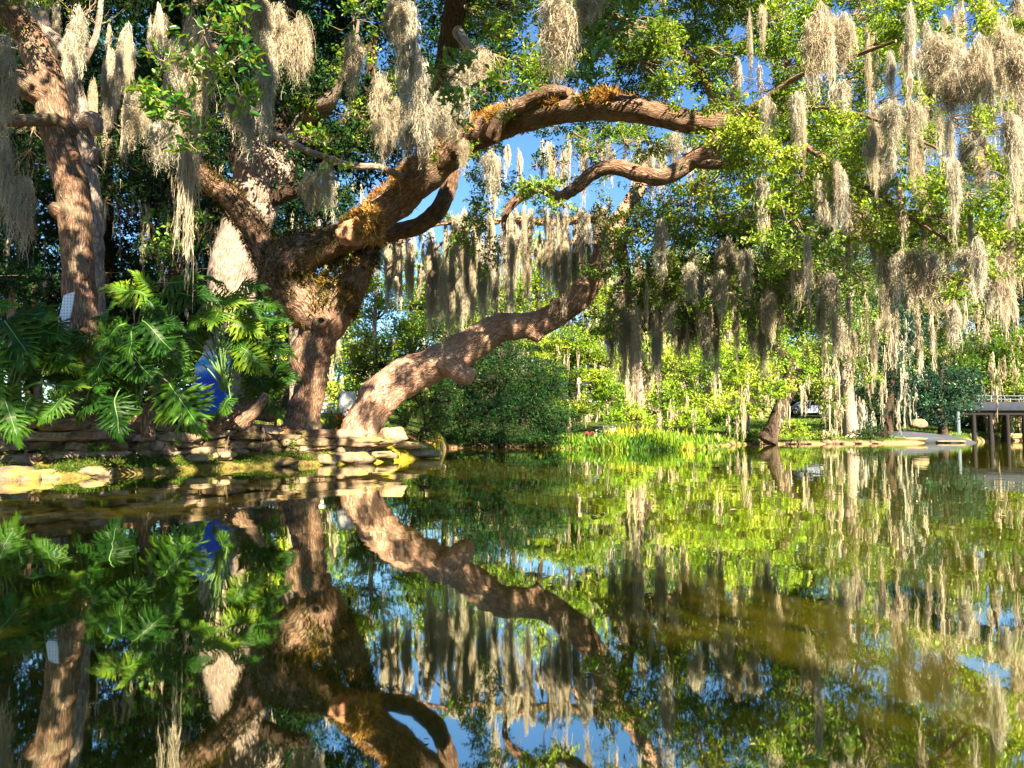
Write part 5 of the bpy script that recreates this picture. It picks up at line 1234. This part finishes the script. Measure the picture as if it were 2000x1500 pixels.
mb.add(V + [fp[0], 21.3, fz], np.stack([i * 18 + j, i * 18 + (j + 1) % 18, (i + 1) * 18 + (j + 1) % 18, (i + 1) * 18 + j], -1).reshape(-1, 4)); mb.build('pot', simple('terracotta', (.45, .12, .05), .8), pot, True)
mb = MB(); n = 90; c = np.array([fp[0], 21.3, fz + .32]) + r.normal(0, 1, (n, 3)) * [.22, .12, .10]
leaf_geo(mb, c, unit(r.normal(0, 1, (n, 3)) + [0, -.4, .4]), unit(r.normal(0, 1, (n, 3))), .10, .08, r.uniform(0, 1, n))
mb.build('flowers', leafmat('orange_petal', [(0, (.35, .02, .01)), (.5, (.65, .14, .02)), (1, (.85, .42, .05))], .3, .2), pot)
mb = MB(); n = 120; c = np.array([fp[0], 21.35, fz + .22]) + r.normal(0, 1, (n, 3)) * [.25, .12, .12]
leaf_geo(mb, c, unit(r.normal(0, 1, (n, 3)) + [0, -.2, .6]), unit(r.normal(0, 1, (n, 3))), .12, .04, r.uniform(0, .6, n)); mb.build('foliage', M['oakfront'], pot)
# grass tufts beside the sign
mb = MB(); n = 160; c = np.array([P(655, 830, 21.6)[0], 21.6, fz]) + np.stack([r.normal(0, .16, n), r.normal(0, .1, n), np.zeros(n)], -1)
Y = c[:, None] + np.array([0, 0, 1.]) * np.linspace(0, 1, 5)[None, :, None] * r.uniform(.4, 1.0, (n, 1, 1)) + r.normal(0, .25, (n, 1, 3)) * [1, 1, 0] * (np.linspace(0, 1, 5)[None, :, None] ** 2)
ribbons(mb, Y, np.tile([.02, .022, .018, .012, .002], (n, 1)), r.uniform(0, .6, n), rng=r)
tag(mb.build('grass_tuft', M['oakfront']), 'tuft of long dark grass left of the white board', 'grass tuft')
# brown garden table behind the marsh
p = P(1152, 815, 47); z = float(ground_h(np.array(p[0]), np.array(47.)))
tb = empty('log_pile', (p[0], 47, z), 'small pile of dark reddish logs behind the marsh plants', 'logs')
for i_, (dx, dz) in enumerate([(-.4, .16), (-.05, .17), (.32, .15), (-.2, .44), (.14, .44)]):
    mb = MB(); sweep(mb, [(p[0] + dx - .04, 46.6, z + dz, .17), (p[0] + dx, 47, z + dz, .17), (p[0] + dx + .03, 47.5, z + dz, .165)], 12, 3, .06, i_, world=True)
    mb.build('log', simple('log_bark%d' % i_, (.16, .05, .03), .9, .4, 12, .5), tb, True, True)
# pale house far behind
p = P(1125, 800, 88); z = float(ground_h(np.array(p[0]), np.array(88.)))
hs = empty('house', (p[0], 88, z), 'pale bluish white house glimpsed through the trees behind the marsh', 'house')
def part(nm, boxes, mat, par, rot=0):
    mb = MB()
    for c, s in boxes: mb.box(np.array([p[0], 88, z]) + c, s)
    return mb.build(nm, mat, par)
hw = part('wall', [((0, 0, 1.9), (9, 6, 3.8))], simple('pale_siding', (.62, .72, .85), .8, .1, 3), hs)
mb = MB(); o_ = np.array([p[0], 88, z])
Vr = np.array([(-5, -3.5, 3.81), (5, -3.5, 3.81), (5, 3.5, 3.81), (-5, 3.5, 3.81), (-5, 0, 6.0), (5, 0, 6.0)]) + o_
mb.add(Vr, [np.array([[0, 1, 5, 4], [2, 3, 4, 5], [3, 2, 1, 0]]), np.array([[0, 4, 3], [1, 2, 5]])]); mb.build('roof', simple('grey_shingle', (.30, .32, .36), .8, .2, 8), hs)
for wx in (-2.6, 0, 2.6):
    fw = part('window', [((wx - .55, -3.04, 2.1), (.08, .08, 1.4)), ((wx + .55, -3.04, 2.1), (.08, .08, 1.4)), ((wx, -3.04, 2.76), (1.02, .08, .08)), ((wx, -3.04, 1.44), (1.02, .08, .08))], M['white'], hs)
    part('pane', [((wx, -3.02, 2.1), (1.02, .03, 1.24))], simple('dark_glass', (.04, .06, .08), .1, .1, 3, 0, spec=.8), fw)
# parked car
def car():
    d = 84.0; p = P(1538, 812, d); z = float(ground_h(np.array(p[0]), np.array(d)))
    root = empty('parked_car', (p[0], d, z), 'silver blue car on the far lawn, its front showing right of the dark leaning trunk', 'car')
    prof = [(0, .35), (.02, .62), (.12, .85), (.6, .98), (1.15, 1.06), (1.9, 1.56), (2.3, 1.66), (3.4, 1.68), (4.1, 1.55), (4.55, 1.1), (4.65, .9), (4.68, .38), (4.2, .28), (.5, .26)]
    wd = 1.8
    def side(pts, y0, y1, mat, nm, bev=0):
        n = len(pts); mb = MB()
        f = np.array([(p[0] + x, d + y0, z + zz) for x, zz in pts]); b = np.array([(p[0] + x, d + y1, z + zz) for x, zz in pts])
        mb.add(np.vstack([f, b]), [np.arange(n)[None], (np.arange(n) + n)[None, ::-1]]); i = np.arange(n); mb.add(np.vstack([f, b]), np.stack([(i + 1) % n, i, i + n, (i + 1) % n + n], -1))
        o = mb.build(nm, mat, root)
        if bev:
            bm_ = o.modifiers.new('b', 'BEVEL'); bm_.width = bev; bm_.segments = 3; bm_.limit_method = 'ANGLE'
        return o
    paint = simple('silver_blue_paint', (.26, .32, .46), .3, .05, 2, 0, metal=.3, spec=.6)
    side(prof, 0, wd, paint, 'body', .07)
    gl = simple('car_glass', (.015, .02, .03), .08, .1, 2, 0, spec=.8)
    side([(1.45, 1.12), (2.0, 1.50), (2.55, 1.56), (2.55, 1.12)], -.012, .03, gl, 'window'); side([(2.65, 1.12), (2.65, 1.57), (3.45, 1.58), (3.45, 1.12)], -.012, .03, gl, 'window'); side([(3.55, 1.12), (3.55, 1.58), (4.0, 1.5), (4.3, 1.12)], -.012, .03, gl, 'window')
    side([(.03, .62), (.12, .80), (.45, .86), (.42, .68)], -.014, .1, simple('lamp_glass', (.6, .62, .66), .2), 'headlight')
    for wx in (.85, 3.75):
        for yy in (-.02, wd - .2):
            t_ = np.linspace(0, 2 * PI, 24, endpoint=False)
            w_ = side([(wx + .34 * math.cos(t), .34 + .34 * math.sin(t)) for t in t_], yy, yy + .22, simple('tyre', (.02, .02, .02), .9), 'wheel', .03)
            rm_ = side([(wx + .22 * math.cos(t), .34 + .22 * math.sin(t)) for t in t_], yy - .012 if yy < 0 else yy + .1, yy + .1 if yy < 0 else yy + .232, simple('rim', (.6, .6, .62), .35, metal=.6), 'rim')
            rm_.parent = w_; rm_.location = (0, 0, 0)
    side([(1.42, .45), (1.42, 1.08), (1.45, 1.08), (1.45, .45)], -.006, .02, gl, 'door_seam'); side([(2.58, .45), (2.58, 1.08), (2.61, 1.08), (2.61, .45)], -.006, .02, gl, 'door_seam')
    return root
car()
# wires
for py, lab in ((566, 'thin overhead wire crossing the dark gap at the far left, lower of the two'), (543, 'thin overhead wire crossing the dark gap at the far left, upper of the two')):
    mb = MB(); A_ = P(-300, py - 2, 26); B_ = P(480, py - 22, 26); t = np.linspace(0, 1, 14)[:, None]; Y = A_ * (1 - t) + B_ * t; Y[:, 2] -= .1 * np.sin(t[:, 0] * PI)
    tubes(mb, Y[None], np.full((1, 14), .006), 4); tag(mb.build('overhead_wire', M['twig']), lab, 'wire')

# ------------------------------------------------------------------ footbridge and ramp
concr = simple('shaded_bridge_concrete', (.028, .036, .058), .85, .35, 3, .4)  # bridge colours darkened in place of the shade over it
pale = simple('shaded_post', (.13, .18, .22), .8, .3, 5, .3)
dkwood = simple('shaded_bridge_timber', (.018, .016, .016), .9, .4, 5, .4)
bd = 64.0; bp = P(1872, 858, bd)
br = empty('footbridge', (bp[0], bd, 0), 'low concrete footbridge in darkened shade colours on timber piles entering at the right edge', 'bridge')
def bx(nm, c, s, mat, ax=None):
    mb = MB(); mb.box(c, s, ax); o = mb.build(nm, mat, br); b_ = o.modifiers.new('b', 'BEVEL'); b_.width = .02; b_.segments = 2; return o
x0 = bp[0]; zt = P(1872, 785, bd)[2]; LB = 26
bx('deck', (x0 + LB / 2 - .6, bd + 1.3, zt - .37), (LB, 2.8, .74), concr)
bx('beam', (x0 + LB / 2 - .3, bd + .35, zt - .93), (LB - .6, .35, .38), dkwood); bx('beam', (x0 + LB / 2 - .3, bd + 2.2, zt - .93), (LB - .6, .35, .38), dkwood)
for i_ in range(9):
    x = x0 + i_ * 1.45 if i_ else x0 + .1
    for yy in (.15, 2.3):
        if i_ == 0 and yy > 1: continue
        mb = MB(); sweep(mb, [(x, bd + yy, -.6, .19), (x, bd + yy, .4, .18), (x, bd + yy, zt - 1.125 if i_ else zt - .74, .17)], 10, 3, .03, i_, world=True)
        mb.build('pile', pale if i_ == 0 else dkwood, br, True, True)
for yy in (.02, 2.62):
    rl = [bx('rail', (x0 + LB / 2 + .5, bd + yy, zt + hh), (LB - 2.4, .07, .07), pale if yy < 1 else concr) for hh in (.22, .52)]
    for i_ in range(13): bx('railing_post', (x0 + 1.9 + i_ * 1.95, bd + yy + .08, zt + .20), (.10, .08, .76), pale)
# ramp of grey rock and pale sand by the bridge
mb = MB(); rp = P(1800, 848, 59); rr3 = np.random.default_rng(4)
boulder(mb, (rp[0] + .3, 59.5, .15), (7.2, 3.4, 1.25), 4, np.array([[1, 0, -.09], [0, 1, 0], [.09, 0, 1.0]]), 16, .6, .3, .08)
tag(mb.build('rock_ramp', simple('shaded_grey_ramp', (.05, .06, .08), .85, .4, 3, .5), None, True), 'long grey sloping rock ramp running down to the water left of the bridge', 'rock')  # ramp colour lowered in place of the same shade
for px_, py_, L2, h2, lab in [(1792, 828, 1.3, .7, 'grey boulder on top of the rock ramp'), (1768, 858, 3.2, .35, 'sunlit orange tan rock shelf at the waterline under the ramp'), (1850, 862, 2.6, .18, 'thin pale plank of rock at the waterline beside the bridge pile'), (1965, 852, 4.5, .5, 'sunlit tan sand bar under the bridge')]:
    p = P(px_, py_, 58.2 if 'boulder' not in lab and 'bar' not in lab else (59.2 if 'boulder' in lab else 72)); mb = MB(); boulder(mb, (0, 0, 0), (L2, 1.2, h2), px_, None, 10, .5, .6, .15)
    o = mb.build('rock', M['rock'], None, smooth=True); o.location = (p[0], p[1], max(p[2], .05)); tag(o, lab, 'rock')
# tree roots and pale rubble along the far waterline
for i_, px_ in enumerate([1428, 1474, 1490, 1541, 1560, 1574, 1612, 1628, 1640, 1672, 1704]):
    dd_ = float(shore_d(px_)) + .1; mb = MB(); boulder(mb, (0, 0, 0), (r.uniform(.4, .9), .6, r.uniform(.2, .4)), i_, None, 8, .3, .4, .26)
    o = mb.build('rock', M['stone'], None, smooth=True); o.location = ((px_ - 1000) / F_PX * dd_, dd_, .1)
    tag(o, 'small pale rock in the row along the far waterline', 'rock', 'row of pale rocks along the far waterline')
# floating leaves
M['floatleaf'] = simple('floating_leaf', (.55, .50, .38), .5, .3, 30, 0)
for px_, py_, lab in [(1079, 1143, 'curled white leaf floating above the centre of the pond'), (1253, 1354, 'pale leaf floating alone at the lower centre right'), (848, 1449, 'grey leaf floating near the bottom edge'), (1160, 1319, 'leaf floating where the leaning trunk reflection ends'), (1220, 1258, 'small leaf floating right of the trunk reflection'), (421, 1370, 'pale leaf floating on the dark water at the lower left'), (1268, 1162, 'tiny leaf floating right of the curled white leaf'), (1612, 1168, 'pale leaf floating on the right half of the pond')]:
    ang = math.atan((py_ - 750) / F_PX) - PITCH
    dy = .8 / math.tan(ang); p = P(px_, py_, dy)
    mb = MB(); leaf_geo(mb, np.array([[p[0] - .03, p[1], .006]]), np.array([[1., .2, .05]]), np.array([[0, 0, 1.]]), .034 * dy / 4, .022 * dy / 4, np.array([.5]))
    o = mb.build('floating_leaf', M['floatleaf']); tag(o, lab, 'leaf')

fr_ = np.random.default_rng(88)
for q in range(30):
    px_ = fr_.uniform(1150, 1990); py_ = fr_.uniform(885, 1010)
    dy = .8 * F_PX / (py_ - HOR); mb = MB(); a_ = fr_.uniform(0, 6.28)
    leaf_geo(mb, np.array([[(px_ - 1000) / F_PX * dy, dy, .006]]), np.array([[math.cos(a_), math.sin(a_), .04]]), np.array([[0, 0, 1.]]), fr_.uniform(.05, .09), .035, np.array([.5]))
    tag(mb.build('floating_leaf', M['floatleaf']), 'tiny speck of a leaf floating on the pond', 'leaf', 'tiny floating leaf specks')
# ------------------------------------------------------------------ sky, sun, camera
wld = bpy.data.worlds.new('World'); sc.world = wld; wld.use_nodes = True
nt = wld.node_tree; nt.nodes.clear()
sky = nt.nodes.new('ShaderNodeTexSky'); sky.sky_type = 'NISHITA'; sky.sun_disc = False
sky.sun_elevation = SUN_EL; sky.sun_rotation = math.atan2(SUNV[0], SUNV[1]); sky.ozone_density = 4; sky.air_density = 1.0; sky.dust_density = .2
hs_ = nt.nodes.new('ShaderNodeHueSaturation'); hs_.inputs['Saturation'].default_value = 1.15
bg = nt.nodes.new('ShaderNodeBackground'); bg.inputs['Strength'].default_value = .050
wo = nt.nodes.new('ShaderNodeOutputWorld')
nt.links.new(sky.outputs[0], hs_.inputs['Color']); nt.links.new(hs_.outputs[0], bg.inputs[0]); nt.links.new(bg.outputs[0], wo.inputs[0])
sl = bpy.data.lights.new('sun', 'SUN'); sl.energy = 5; sl.angle = R(.55); sl.color = (1, .84, .58)
so = bpy.data.objects.new('sun', sl); COL.objects.link(so)
so.rotation_euler = Vector(SUNV).to_track_quat('Z', 'Y').to_euler()
cd = bpy.data.cameras.new('camera'); co = bpy.data.objects.new('camera', cd); COL.objects.link(co)
cd.sensor_width = 36; cd.lens = 36 * F_PX / 2000; cd.clip_end = 3000; cd.clip_start = .05
co.location = CAM; co.rotation_euler = (PI / 2 + PITCH, 0, 0)
sc.camera = co
vs = sc.view_settings; vs.view_transform = 'Standard'; vs.look = 'None'; vs.gamma = 1; vs.exposure = 2.42
sc.cycles.max_bounces = 6; sc.cycles.diffuse_bounces = 1; sc.cycles.glossy_bounces = 3; sc.cycles.transmission_bounces = 3
sc.cycles.caustics_reflective = False
